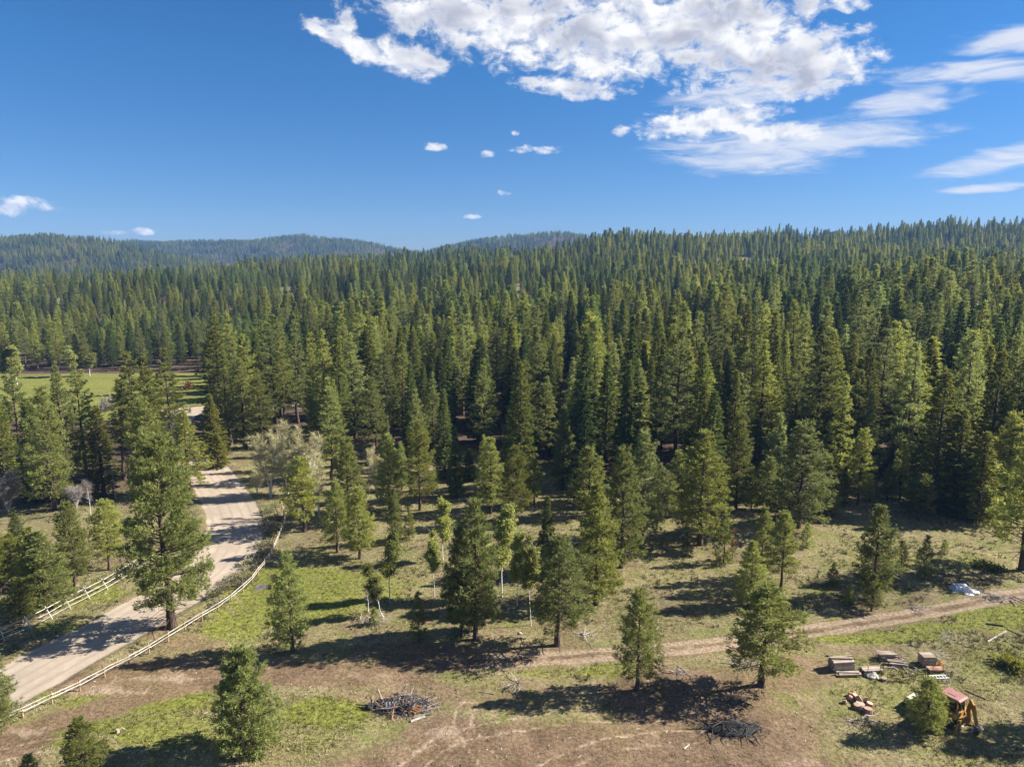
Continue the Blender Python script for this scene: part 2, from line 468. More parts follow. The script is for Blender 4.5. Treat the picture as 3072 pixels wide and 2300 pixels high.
M['grass'] = foliage_mat('grass_blades', (0.110, 0.130, 0.024), (0.24, 0.25, 0.050), (0.22, 0.21, 0.06), trans=0.35)
M['straw'] = foliage_mat('dry_grass_blades', (0.24, 0.205, 0.10), (0.37, 0.33, 0.18), (0.31, 0.27, 0.15), trans=0.2)
M['bark'] = simple_mat('pine_bark', (0.050, 0.037, 0.029), (0.135, 0.094, 0.066), 5.0, 0.95, 0.05, stretch=(1, 1, 0.25), bump=0.7, bdist=0.05)
M['bark_dark'] = simple_mat('fir_bark', (0.050, 0.040, 0.033), (0.115, 0.092, 0.075), 5.0, 0.95, 0.05, stretch=(1, 1, 0.25), bump=0.7, bdist=0.05)
M['birch'] = simple_mat('aspen_bark', (0.36, 0.34, 0.29), (0.68, 0.65, 0.57), 3.0, 0.8, 0.2, stretch=(1, 1, 2.5), bump=0.2)
M['rail'] = simple_mat('peeled_rail', (0.29, 0.265, 0.225), (0.52, 0.48, 0.42), 2.0, 0.8, 0.15, stretch=(3, 3, 3), rnd=0.3)
M['post'] = simple_mat('fence_post', (0.22, 0.13, 0.08), (0.38, 0.26, 0.17), 3.0, 0.9, 0.1)
M['timber'] = simple_mat('cut_timber', (0.22, 0.165, 0.12), (0.46, 0.38, 0.31), 3.0, 0.8, 0.15, stretch=(0.6, 5, 5), rnd=0.45)
M['deadwood'] = simple_mat('dead_wood', (0.12, 0.09, 0.07), (0.34, 0.28, 0.23), 3.0, 0.9, 0.1, rnd=0.5)
M['greywood'] = simple_mat('weathered_wood', (0.22, 0.195, 0.17), (0.48, 0.43, 0.38), 3.0, 0.9, 0.1, rnd=0.4)
M['char'] = simple_mat('charred_wood', (0.008, 0.008, 0.008), (0.035, 0.033, 0.032), 4.0, 0.75, 0.3, rnd=0.4)
M['ash'] = simple_mat('ash', (0.10, 0.10, 0.10), (0.26, 0.25, 0.24), 4.0, 0.95, 0.05)
M['redwood'] = simple_mat('red_round_wood', (0.20, 0.10, 0.06), (0.42, 0.26, 0.18), 4.0, 0.9, 0.1, rnd=0.4)
M['roundcut'] = simple_mat('cut_face', (0.28, 0.20, 0.145), (0.42, 0.32, 0.25), 6.0, 0.85, 0.1, rnd=0.3)
M['orange'] = simple_mat('orange_boards', (0.20, 0.075, 0.025), (0.33, 0.135, 0.04), 4.0, 0.7, 0.3)
M['tin'] = simple_mat('bent_sheet_metal', (0.06, 0.065, 0.08), (0.15, 0.16, 0.19), 3.0, 0.6, 0.3, 0.0)
M['tarp'] = simple_mat('white_tarp', (0.36, 0.39, 0.44), (0.56, 0.58, 0.61), 2.0, 0.5, 0.4, bump=0.6, bdist=0.06)
M['white'] = simple_mat('white_paint', (0.68, 0.67, 0.64), (0.82, 0.81, 0.78), 3.0, 0.6, 0.3)
M['puddle'] = simple_mat('wet_mud', (0.09, 0.075, 0.065), (0.16, 0.14, 0.13), 1.5, 0.3, 0.5, bump=0.1)
M['yellow'] = simple_mat('worn_yellow_paint', (0.24, 0.115, 0.025), (0.42, 0.225, 0.035), 2.5, 0.55, 0.4, bump=0.15)
M['roofred'] = simple_mat('faded_red_roof', (0.20, 0.085, 0.075), (0.30, 0.145, 0.125), 2.5, 0.65, 0.3, bump=0.15)
M['rubber'] = simple_mat('tyre_rubber', (0.022, 0.020, 0.018), (0.070, 0.060, 0.050), 5.0, 0.9, 0.15)
M['steel'] = simple_mat('dirty_steel', (0.13, 0.11, 0.09), (0.30, 0.27, 0.23), 5.0, 0.5, 0.4, 0.5)
M['chrome'] = simple_mat('hydraulic_rod', (0.5, 0.5, 0.5), (0.7, 0.7, 0.7), 5.0, 0.25, 0.5, 0.9)
M['black'] = simple_mat('black_plastic', (0.015, 0.015, 0.016), (0.04, 0.04, 0.04), 5.0, 0.6, 0.3)
M['lampo'] = simple_mat('orange_reflector', (0.70, 0.22, 0.02), (0.85, 0.32, 0.04), 5.0, 0.4, 0.5)
M['stone'] = simple_mat('stone', (0.26, 0.23, 0.20), (0.46, 0.42, 0.37), 4.0, 0.9, 0.15, rnd=0.4)
def glass_mat():
    m, t, out = new_mat('cab_glass')
    g = t.node('ShaderNodeBsdfGlossy'); g.inputs['Roughness'].default_value = 0.05; g.inputs['Color'].default_value = (0.9, 0.95, 0.95, 1)
    tr = t.node('ShaderNodeBsdfTransparent'); tr.inputs['Color'].default_value = (0.62, 0.72, 0.68, 1)
    fr = t.node('ShaderNodeFresnel'); fr.inputs['IOR'].default_value = 1.5
    mx = t.node('ShaderNodeMixShader'); t.l.new(t.add(fr.outputs[0], 0.08), mx.inputs[0])
    t.l.new(tr.outputs[0], mx.inputs[1]); t.l.new(g.outputs[0], mx.inputs[2]); t.l.new(mx.outputs[0], out.inputs['Surface'])
    return m
M['glass'] = glass_mat()

def ground_mat():
    m, t, out = new_mat('ground')
    tc = t.node('ShaderNodeTexCoord'); P = tc.outputs['Object']
    big = t.noise(P, 0.05, 4.0, 0.55, 0.4)
    mid = t.noise(P, 0.32, 5.0, 0.6, 0.5)
    sml = t.noise(P, 1.7, 5.0, 0.65)
    fine = t.noise(P, 7.0, 4.0, 0.7)
    green, dirt, road, chips, litter, forest = [t.attr(k) for k in ('green', 'dirt', 'road', 'chips', 'pale', 'forest')]
    # dry olive sward
    dry = t.mix(t.ramp(mid, 0.35, 0.65), (0.152, 0.131, 0.057), (0.216, 0.184, 0.103))
    dry = t.mix(t.mul(t.ramp(sml, 0.5, 0.72), 0.55), dry, (0.115, 0.121, 0.033))
    dry = t.mix(t.mul(t.ramp(fine, 0.52, 0.75), 0.45), dry, (0.276, 0.235, 0.161))
    pat = t.noise(P, 0.16, 4.0, 0.6, 0.8)
    pat2 = t.noise(P, 0.21, 4.0, 0.6, 1.2)
    grit = t.noise(P, 3.1, 6.0, 0.72)
    dry = t.mix(t.mul(t.ramp(pat, 0.50, 0.64), 0.65), dry, (0.145, 0.105, 0.066))
    dry = t.mix(t.mul(t.ramp(pat2, 0.50, 0.64), 0.60), dry, (0.118, 0.138, 0.034))
    gr = t.mix(t.ramp(sml, 0.3, 0.7), (0.092, 0.109, 0.018), (0.198, 0.210, 0.040))
    gr = t.mix(t.mul(t.ramp(mid, 0.45, 0.7), 0.5), gr, (0.184, 0.177, 0.064))
    gr = t.mix(t.mul(t.ramp(fine, 0.5, 0.75), 0.35), gr, (0.083, 0.092, 0.024))
    dcol = t.mix(t.ramp(mid, 0.3, 0.7), (0.120, 0.078, 0.050), (0.195, 0.132, 0.087))
    dcol = t.mix(t.mul(t.ramp(fine, 0.48, 0.75), 0.6), dcol, (0.062, 0.042, 0.028))
    dcol = t.mix(t.mul(t.ramp(sml, 0.55, 0.75), 0.5), dcol, (0.215, 0.160, 0.112))
    dcol = t.mix(t.mul(t.ramp(big, 0.5, 0.64), 0.35), dcol, (0.150, 0.120, 0.058))
    rcol = t.mix(t.ramp(mid, 0.3, 0.75), (0.315, 0.255, 0.195), (0.400, 0.332, 0.262))
    rcol = t.mix(t.mul(t.ramp(fine, 0.5, 0.8), 0.35), rcol, (0.169, 0.141, 0.111))
    rcol = t.mix(t.mul(t.ramp(sml, 0.52, 0.7), 0.30), rcol, (0.225, 0.178, 0.132))
    rcol = t.mix(t.mul(t.ramp(big, 0.48, 0.62), 0.25), rcol, (0.250, 0.198, 0.150))
    # wheel lines along the road
    off = t.attr('offset')
    wob = t.add(off, t.mul(t.sub(mid, 0.5), 0.8))
    lines = t.m('SINE', t.mul(wob, 4.4))
    rcol = t.mix(t.mul(t.ramp(lines, 0.2, 1.0), t.mul(t.ramp(mid, 0.3, 0.6), 0.28)), rcol, (0.169, 0.138, 0.106))
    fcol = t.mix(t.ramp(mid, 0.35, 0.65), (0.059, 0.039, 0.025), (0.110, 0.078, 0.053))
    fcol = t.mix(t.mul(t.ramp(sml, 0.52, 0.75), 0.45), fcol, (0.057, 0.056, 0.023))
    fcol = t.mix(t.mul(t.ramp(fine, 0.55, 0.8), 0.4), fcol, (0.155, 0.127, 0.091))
    ccol = t.mix(t.ramp(fine, 0.35, 0.65), (0.098, 0.085, 0.074), (0.264, 0.248, 0.227))
    nz = t.add(t.mul(t.sub(mid, 0.5), 0.9), t.mul(t.sub(sml, 0.5), 0.7))
    nf = t.mul(t.sub(fine, 0.5), 0.5)
    def on(a, lo=0.35, hi=0.65, k=1.0): return t.ramp(t.add(a, t.add(t.mul(nz, k), nf)), lo, hi)
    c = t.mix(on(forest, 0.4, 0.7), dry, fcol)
    c = t.mix(t.mul(on(green, 0.36, 1.0, 1.5), 0.92), c, gr)
    c = t.mix(t.mul(on(dirt, 0.36, 0.85), 0.9), c, dcol)
    c = t.mix(t.mul(on(chips, 0.42, 0.95), 0.6), c, ccol)
    c = t.mix(t.mul(on(litter, 0.4, 0.75), 0.85), c, (0.285, 0.220, 0.155))
    c = t.mix(on(road, 0.4, 0.6, 0.45), c, rcol)
    sh = t.mix(t.ramp(big, 0.3, 0.7), (0.86, 0.86, 0.86), (1.12, 1.10, 1.06))
    c = t.mix(1.0, c, sh, 'MULTIPLY')
    gk = t.mul(t.sub(1.0, on(road, 0.4, 0.6, 0.45)), 0.9)
    c = t.mix(gk, c, t.mix(1.0, c, t.mix(t.ramp(grit, 0.34, 0.66), (0.58, 0.56, 0.52), (1.38, 1.38, 1.40)), 'MULTIPLY'))
    bh = t.add(t.mul(sml, 0.6), t.mul(fine, 0.5))
    bh = t.mul(bh, t.sub(1.0, t.mul(on(road, 0.4, 0.6, 0.45), 0.8)))
    principled(t, out, c, 0.95, 0.08, 0.0, bh, 0.9, 0.16)
    return m
M['ground'] = ground_mat()

# ------------------------------------------------------------------ ground: one sheet, cut into named pieces along the same edges
def ell(px, py, specs, soft=0.6):
    """soft ellipses laid out on the ground"""
    out = np.zeros_like(px)
    for s in specs:
        cx, cy, rx, ry = s[:4]; k = s[4] if len(s) > 4 else 1.0
        q = np.sqrt(((px - cx) / rx) ** 2 + ((py - cy) / ry) ** 2)
        out = np.maximum(out, k * np.clip((1.25 - q) / soft, 0, 1))
    return out
GREEN = [(880, 1800, 270, 85), (760, 1830, 150, 70), (900, 1740, 220, 50), (700, 1885, 120, 40), (1080, 1760, 170, 60, 0.8), (980, 1690, 160, 30, 0.55),
         (420, 2110, 290, 34), (520, 2090, 150, 25), (250, 2200, 300, 60, 0.9), (500, 2190, 200, 70, 0.8), (980, 2140, 170, 55), (900, 2220, 180, 60, 0.55), (1130, 2190, 130, 50, 0.5),
         (1150, 1965, 200, 18, 0.5), (1850, 2012, 120, 28), (1680, 2020, 170, 20, 0.7), (2440, 1880, 150, 17), (2580, 1862, 120, 15), (2330, 1905, 60, 10, 0.6),
         (2620, 1912, 240, 22), (2800, 1885, 130, 22), (2990, 1850, 160, 60, 0.95), (2990, 1985, 150, 80, 0.65), (2760, 2090, 300, 90, 0.52), (2650, 2010, 160, 60, 0.55), (2900, 2250, 250, 70, 0.5),
         (2500, 2260, 150, 60, 0.45), (130, 1810, 190, 26, 0.8), (290, 1775, 110, 40, 0.85), (60, 1700, 160, 60, 0.5), (180, 1885, 110, 25, 0.75), (110, 2085, 100, 22, 0.8),
         (2330, 1770, 330, 60, 0.42), (2030, 1690, 330, 90, 0.40), (2740, 1690, 330, 34, 0.62), (1960, 1840, 260, 60, 0.36), (1240, 1690, 120, 60, 0.5), (1350, 1620, 100, 40, 0.3), (2600, 1640, 300, 40, 0.4)]
DIRT = [(640, 2010, 430, 42), (980, 2030, 330, 34), (330, 2050, 260, 40), (1240, 1960, 260, 40, 0.8), (560, 1930, 150, 30, 0.7), (1560, 1950, 300, 30, 0.6),
        (1750, 2240, 640, 90), (2060, 2090, 330, 110, 0.85), (1350, 2210, 160, 70), (2250, 2210, 260, 110, 0.9), (2380, 2020, 180, 70, 0.75), (1200, 2080, 260, 60, 0.6), (1560, 2090, 260, 60, 0.6),
        (2600, 1950, 160, 22, 0.6), (60, 2210, 120, 40), (0, 2240, 120, 50), (1800, 2290, 900, 60), (2480, 2130, 130, 60, 0.5), (480, 1890, 70, 50, 0.7), (1500, 1880, 240, 60, 0.45)]
CHIPS = [(2840, 1905, 40, 40), (2815, 1960, 45, 45), (2850, 2025, 45, 50), (2900, 2090, 60, 60, 0.6), (2720, 1815, 70, 14, 0.6), (2960, 1870, 30, 40, 0.6), (1480, 2065, 300, 50, 0.5), (1720, 1880, 120, 40, 0.45),
         (2980, 1780, 100, 20, 0.8), (2080, 2005, 90, 22, 0.5), (2200, 2200, 120, 50, 0.5), (2880, 1780, 60, 12, 0.5)]
PALE = [(480, 2035, 300, 24, 0.9), (760, 2000, 260, 18, 0.7), (1060, 2030, 240, 16, 0.7), (330, 2075, 240, 26, 1.0), (60, 2195, 160, 30, 1.0), (1700, 2120, 200, 22, 0.5), (2350, 2160, 120, 50, 0.55), (1330, 2195, 110, 40), (1290, 2240, 140, 30, 0.8), (2440, 2285, 160, 30, 0.8), (120, 2190, 200, 30, 0.7), (1930, 2290, 200, 25, 0.6), (2400, 1945, 80, 15, 0.5), (1640, 1960, 120, 12, 0.7), (1960, 1945, 160, 12, 0.6)]

def axis(fine0, fine1, step, lo, hi, grow):
    a = list(np.arange(fine0, fine1 + 1e-6, step)); s = step
    while a[-1] < hi: s *= grow; a.append(a[-1] + min(s, 60))
    b = []; s = step; v = fine0
    while v > lo: s *= grow; v -= min(s, 60); b.append(v)
    return np.array(b[::-1] + a)
gx = axis(-86, 86, 0.38, -3600, 3600, 1.07)
gy = axis(38, 150, 0.38, -60, 4200, 1.03)
GX, GY = np.meshgrid(gx, gy)
dR, sR = pdist(GX, GY, ROAD); dR2, sR2 = pdist(GX, GY, ROAD2); dT, sT = pdist(GX, GY, TRACK)
GZ = terrain(GX, GY)
PXg, PYg, _d = project(GX, np.maximum(GY, 25), np.zeros_like(GX))
inner = (GY > 25) & (GY < 300)
RW = 4.0
road = np.clip((RW + 0.9 - np.minimum(dR, dR2 + 0.5)) / 1.8, 0, 1)
trackw = 1.45 + 0.9 * (fbm(GX / 6, GY / 6, 3, 44) - 0.5) * 2
track = np.clip((trackw + 0.9 - dT) / 1.8, 0, 1)
GZ = np.where(inner, GZ * (1 - 0.75 * np.clip((RW + 2.5 - dR) / 2.5, 0, 1)), GZ)                  # graded road bed
rut = np.exp(-((np.abs(sT) - 0.85) / 0.28) ** 2) * np.clip(fbm(GX / 9, GY / 9, 2, 50) * 2 - 0.4, 0, 1)
GZ = GZ - 0.10 * rut * (dT < 3)
rr = np.exp(-((np.abs(sR) - 2.0) / 0.5) ** 2); GZ = GZ - 0.03 * rr * (dR < 4)
GZ = GZ + 0.16 * np.exp(-((dR - RW - 0.9) / 0.7) ** 2) * inner
tyre = np.zeros_like(GX)
for pts_ in ([(1500, 2330), (1430, 2235), (1388, 2170), (1402, 2120)], [(2560, 2330), (2330, 2232), (2060, 2208), (1800, 2240), (1600, 2330)], [(1200, 2330), (1330, 2225), (1470, 2185), (1720, 2150), (1950, 2150)],
             [(690, 1800), (740, 1850), (770, 1900), (720, 1960)], [(2200, 2330), (2360, 2180), (2430, 2070), (2420, 1960)], [(420, 2330), (300, 2235), (150, 2230), (-60, 2280)]):
    d_, s_ = pdist(GX, GY, spline(gxy(pts_), 0.7))
    tyre = np.maximum(tyre, np.exp(-((np.abs(s_) - 0.8) / 0.24) ** 2) * (d_ < 2) * np.clip(fbm(GX / 5, GY / 5, 2, 61) * 2.2 - 0.45, 0, 1))
GZ = GZ - 0.07 * tyre
green = np.where(inner, ell(PXg, PYg, GREEN), 0) * (1 - 0.6 * tyre)
meadow = inner & (PYg > 1118) & (PYg < 1262) & (PXg < 640) & (dR > 5.5) & (dR2 > 5.0)
green = np.where(meadow, 0.95, green)
dirt = np.maximum(np.where(inner, ell(PXg, PYg, DIRT), 0), track)
GZ = GZ + np.clip(dirt - track, 0, 1) * (fbm(GX / 1.6, GY / 1.6, 3, 71) - 0.5) * 0.30
chips = np.where(inner, ell(PXg, PYg, CHIPS, 1.1) * 0.8, 0)
pale = np.maximum(np.where(inner, ell(PXg, PYg, PALE, 1.1) * 0.72, 0), (0.42 * track + 0.62 * np.exp(-((np.abs(sT) - 0.85) / 0.42) ** 2) * (dT < 2.5)) * np.clip((PXg - 1150) / 500, 0, 1))
pale = np.maximum(pale, tyre * 0.8)
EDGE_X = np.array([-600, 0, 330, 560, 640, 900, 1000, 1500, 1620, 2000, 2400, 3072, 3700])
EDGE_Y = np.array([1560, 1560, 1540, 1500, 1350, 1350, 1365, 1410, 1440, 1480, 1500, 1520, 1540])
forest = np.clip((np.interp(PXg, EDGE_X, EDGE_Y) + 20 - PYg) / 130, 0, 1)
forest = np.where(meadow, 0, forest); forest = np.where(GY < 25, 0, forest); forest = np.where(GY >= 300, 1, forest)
bare = np.clip((fbm(GX / 60, GY / 60, 3, 77) - 0.56) * 6, 0, 1) * (GY > 330) * (GY < 1230)
forest = forest * (1 - 0.8 * bare); pale = np.maximum(pale, bare * 0.12)
offs = np.where(dR < dR2, sR, sR2)

nyg, nxg = GX.shape
vidx = np.arange(nyg * nxg).reshape(nyg, nxg)
quads = np.stack([vidx[:-1, :-1], vidx[:-1, 1:], vidx[1:, 1:], vidx[1:, :-1]], -1).reshape(-1, 4)
def fmean(a): return (0.25 * (a[:-1, :-1] + a[:-1, 1:] + a[1:, 1:] + a[1:, :-1])).ravel()
is_road = fmean(road) > 0.5
is_track = (fmean(track) > 0.5) & ~is_road
is_meadow = (fmean(meadow.astype(float)) > 0.5) & ~is_road
allv = np.stack([GX, GY, GZ], -1).reshape(-1, 3)
gattr = {'green': green, 'dirt': dirt, 'road': road, 'chips': chips, 'pale': pale, 'forest': forest, 'offset': offs}
def ground_piece(name, sel):
    f = quads[sel]; used, inv = np.unique(f, return_inverse=True)
    me = mk_mesh(name, allv[used], inv.reshape(-1, 4), M['ground'], True, {k: v.ravel()[used] for k, v in gattr.items()})
    return tag(mobj(name, me), kind='structure')
ground_piece('ground', ~(is_road | is_track | is_meadow))
ground_piece('gravel_road', is_road)
ground_piece('dirt_track', is_track)
ground_piece('meadow', is_meadow)

# height as built (bilinear), so that things stand on the sheet
def gz(x, y):
    i = int(np.clip(np.searchsorted(gx, x) - 1, 0, nxg - 2)); j = int(np.clip(np.searchsorted(gy, y) - 1, 0, nyg - 2))
    a = (x - gx[i]) / (gx[i + 1] - gx[i]); b = (y - gy[j]) / (gy[j + 1] - gy[j])
    return float((GZ[j, i] * (1 - a) + GZ[j, i + 1] * a) * (1 - b) + (GZ[j + 1, i] * (1 - a) + GZ[j + 1, i + 1] * a) * b)
def gzv(x, y):
    i = np.clip(np.searchsorted(gx, x) - 1, 0, nxg - 2); j = np.clip(np.searchsorted(gy, y) - 1, 0, nyg - 2)
    a = (x - gx[i]) / (gx[i + 1] - gx[i]); b = (y - gy[j]) / (gy[j + 1] - gy[j])
    return (GZ[j, i] * (1 - a) + GZ[j, i + 1] * a) * (1 - b) + (GZ[j + 1, i] * (1 - a) + GZ[j + 1, i + 1] * a) * b
def attr_at(A, x, y):
    i = np.clip(np.searchsorted(gx, x) - 1, 0, nxg - 2); j = np.clip(np.searchsorted(gy, y) - 1, 0, nyg - 2)
    return A[j, i]
def gp(px, py):
    p = at(px, py); return Vector((p.x, p.y, gz(p.x, p.y)))

# ------------------------------------------------------------------ trees: prototypes
def unit(v): return v / (np.linalg.norm(v, axis=-1, keepdims=True) + 1e-9)
def blades(r, P, D, S, k, spread, up, wid, tint_j=0.35):
    """k small needle-fan triangles at each tuft"""
    n = len(P); P = np.repeat(P, k, 0); D = np.repeat(D, k, 0); S = np.repeat(S, k)
    tint = np.repeat(r.random(n), k)
    d = unit(D * 1.0 + unit(r.normal(size=(n * k, 3))) * spread + np.array([0, 0, up]))
    s = unit(np.cross(d, r.normal(size=(n * k, 3)))) * (S * wid * r.uniform(0.7, 1.3, n * k))[:, None]
    L = (S * r.uniform(0.7, 1.25, n * k))[:, None]
    b = P + r.normal(size=(n * k, 3)) * (S * 0.16)[:, None]
    v = np.stack([b - d * L * 0.12, b + d * L * 0.62 + s, b + d * L - s * 0.55], 1).reshape(-1, 3)
    f = np.arange(n * k * 3).reshape(-1, 3)
    t = np.clip(np.repeat(tint, 3) * (1 - tint_j) + tint_j * r.random(n * k * 3), 0, 1)
    return v, f, t

def trunk_path(r, H, lean=0.02, n=9):
    z = np.linspace(0, 1, n)
    w = np.cumsum(r.normal(size=(n, 2)) * lean * H / n, 0); w -= w[0]
    return np.c_[w, z * H]

def make_pine(seed, H, R, cb=0.18, tuft=0.36, dens=1.0, gap=0.0, r0=None, tip=0.75, k=7, sides=7, limbs=True, low_dead=0, lop=0.0, e0=-8):
    """ponderosa: long-needled tufts at the ends of whorled limbs"""
    r = np.random.default_rng(seed)
    r0 = r0 or 0.016 * H + 0.05
    tp = trunk_path(r, H * 0.97, 0.03)
    tr = r0 * (1 - np.linspace(0, 1, len(tp)) ** 0.9 * 0.94); tr[0] *= 1.3
    V, F = tube(tp, tr, sides); tv, tf, n = [V], [F], len(V)
    P, D, S = [], [], []
    z = cb * H
    sp = max(0.34, 0.045 * H ** 0.85)
    lopdir = r.uniform(0, 6.28)
    while z < H * 0.985:
        t = (z - cb * H) / (H * (1 - cb))
        prof = (1 - t) ** tip * (0.70 + 0.30 * min(1, t * 4.5)) + 0.03
        nb = 5 if t < 0.75 else 4
        a0 = r.uniform(0, 6.28)
        cx, cy = np.interp(z, tp[:, 2], tp[:, 0]), np.interp(z, tp[:, 2], tp[:, 1])
        for j in range(nb):
            if r.random() < gap: continue
            a = a0 + j * 6.283 / nb + r.normal() * 0.25
            L = R * prof * r.uniform(0.62, 1.15) * (1 + lop * math.cos(a - lopdir))
            if L < 0.15: L = 0.15
            e = math.radians(e0 + (44 - e0) * t ** (0.6 if e0 < -10 else 1.0) + r.normal() * 8)
            zz = z + r.normal() * sp * 0.3
            dirh = np.array([math.cos(a), math.sin(a), 0])
            s = np.linspace(0, 1, 4)
            pts = np.array([cx, cy, zz]) + dirh * (L * s * math.cos(e))[:, None] + np.array([0, 0, 1.0]) * (L * (math.sin(e) * s + 0.16 * s ** 2.2))[:, None]
            if limbs:
                br = max(0.012, 0.022 * L + 0.008) * np.array([1, 0.75, 0.5, 0.2])
                bv, bf = tube(pts, br, 3); tv.append(bv); tf.append(bf + n); n += len(bv)
            nt = max(3, int((3 + L * 6.2) * dens))
            ss = r.uniform(0.28 if t < 0.7 else 0.1, 1.02, nt) ** 0.8
            pos = np.stack([np.interp(ss, s, pts[:, i]) for i in range(3)], 1)
            side = np.cross(dirh, [0, 0, 1.0])
            lat = r.normal(size=nt) * 0.20 * L * (1.15 - ss * 0.6)
            pos += side * lat[:, None] + np.array([0, 0, 1.0]) * (r.normal(size=nt) * (0.05 * L + 0.06))[:, None]
            dd = unit(dirh * 0.8 + side * (np.sign(lat) * 0.4)[:, None] + np.array([0, 0, 0.25 + 0.5 * t]))
            P.append(pos); D.append(dd); S.append(tuft * r.uniform(0.75, 1.2, nt))
        z += sp * r.uniform(0.8, 1.2)
    # leader
    m = 10; P.append(np.c_[r.normal(size=(m, 2)) * 0.05 + tp[-1, :2], H * r.uniform(0.95, 1.0, m)]); D.append(np.tile([0, 0, 1.0], (m, 1))); S.append(np.full(m, tuft * 0.8))
    for _ in range(low_dead):                                     # dead lower limbs
        zz = r.uniform(0.06, cb + 0.02) * H; a = r.uniform(0, 6.28); L = R * r.uniform(0.3, 0.75)
        s = np.linspace(0, 1, 4)
        pts = np.array([0, 0, zz]) + np.array([math.cos(a), math.sin(a), 0]) * (L * s)[:, None] + np.array([0, 0, -1.0]) * (L * 0.35 * s ** 1.5)[:, None] + r.normal(size=(4, 3)) * 0.06
        bv, bf = tube(pts, np.array([0.05, 0.035, 0.025, 0.01]), 3); tv.append(bv); tf.append(bf + n); n += len(bv)
    v, f, tint = blades(r, np.concatenate(P), np.concatenate(D), np.concatenate(S), k, 0.95, 0.28, 0.17)
    return dict(H=H, R=R, trunk=mk_mesh('pine_trunk', np.concatenate(tv), np.concatenate(tf), M['bark'], True),
                crown=mk_mesh('pine_crown', v, f, M['pine'], False, {'tint': tint}), tv=np.concatenate(tv), tf=np.concatenate(tf), cv=v, cf=f, ct=tint)

def make_fir(seed, H, R, cb=0.06, tuft=0.34, dens=1.0, tip=0.9, k=6):
    """fir: dense tiers of drooping sprays, narrow pointed crown"""
    r = np.random.default_rng(seed)
    tp = trunk_path(r, H * 0.98, 0.012); tr = (0.014 * H + 0.04) * (1 - np.linspace(0, 1, len(tp)) * 0.95); tr[0] *= 1.2
    V, F = tube(tp, tr, 6); tv, tf, n = [V], [F], len(V)
    P, D, S = [], [], []
    z = cb * H; sp = 0.40 if H > 12 else 0.28
    while z < H * 0.99:
        t = (z - cb * H) / (H * (1 - cb))
        prof = (1 - t) ** tip * (0.72 + 0.28 * min(1, t * 6)) + 0.02
        a0 = r.uniform(0, 6.28); nb = 7
        cx, cy = np.interp(z, tp[:, 2], tp[:, 0]), np.interp(z, tp[:, 2], tp[:, 1])
        for j in range(nb):
            a = a0 + j * 6.283 / nb + r.normal() * 0.3
            L = max(0.12, R * prof * r.uniform(0.68, 1.12))
            e = math.radians(-14 + 40 * t + r.normal() * 6)
            dirh = np.array([math.cos(a), math.sin(a), 0]); s = np.linspace(0, 1, 3)
            pts = np.array([cx, cy, z + r.normal() * 0.1]) + dirh * (L * s * math.cos(e))[:, None] + np.array([0, 0, 1.0]) * (L * (math.sin(e) * s - 0.10 * s ** 2 + 0.10 * s ** 4))[:, None]
            if j % 2 == 0:
                bv, bf = tube(pts, np.array([0.03, 0.02, 0.008]), 3); tv.append(bv); tf.append(bf + n); n += len(bv)
            nt = max(2, int((1.5 + L * 4.6) * dens)); ss = r.uniform(0.15, 1.02, nt) ** 0.75
            pos = np.stack([np.interp(ss, s, pts[:, i]) for i in range(3)], 1)
            side = np.cross(dirh, [0, 0, 1.0]); lat = r.normal(size=nt) * 0.20 * L * (1.2 - ss)
            pos += side * lat[:, None] + np.array([0, 0, 1.0]) * (r.normal(size=nt) * 0.05)[:, None]
            P.append(pos); D.append(unit(dirh + side * (np.sign(lat) * 0.7 * r.random(nt))[:, None] + np.array([0, 0, -0.18 + 0.4 * t]))); S.append(tuft * r.uniform(0.75, 1.25, nt))
        z += sp * r.uniform(0.85, 1.15)
    m = 8; P.append(np.c_[r.normal(size=(m, 2)) * 0.04 + tp[-1, :2], H * r.uniform(0.96, 1.0, m)]); D.append(np.tile([0, 0, 1.0], (m, 1))); S.append(np.full(m, tuft * 0.7))
    v, f, tint = blades(r, np.concatenate(P), np.concatenate(D), np.concatenate(S), k, 0.55, -0.02, 0.24)
    return dict(H=H, R=R, trunk=mk_mesh('fir_trunk', np.concatenate(tv), np.concatenate(tf), M['bark_dark'], True),
                crown=mk_mesh('fir_crown', v, f, M['fir'], False, {'tint': tint}), tv=np.concatenate(tv), tf=np.concatenate(tf), cv=v, cf=f, ct=tint)

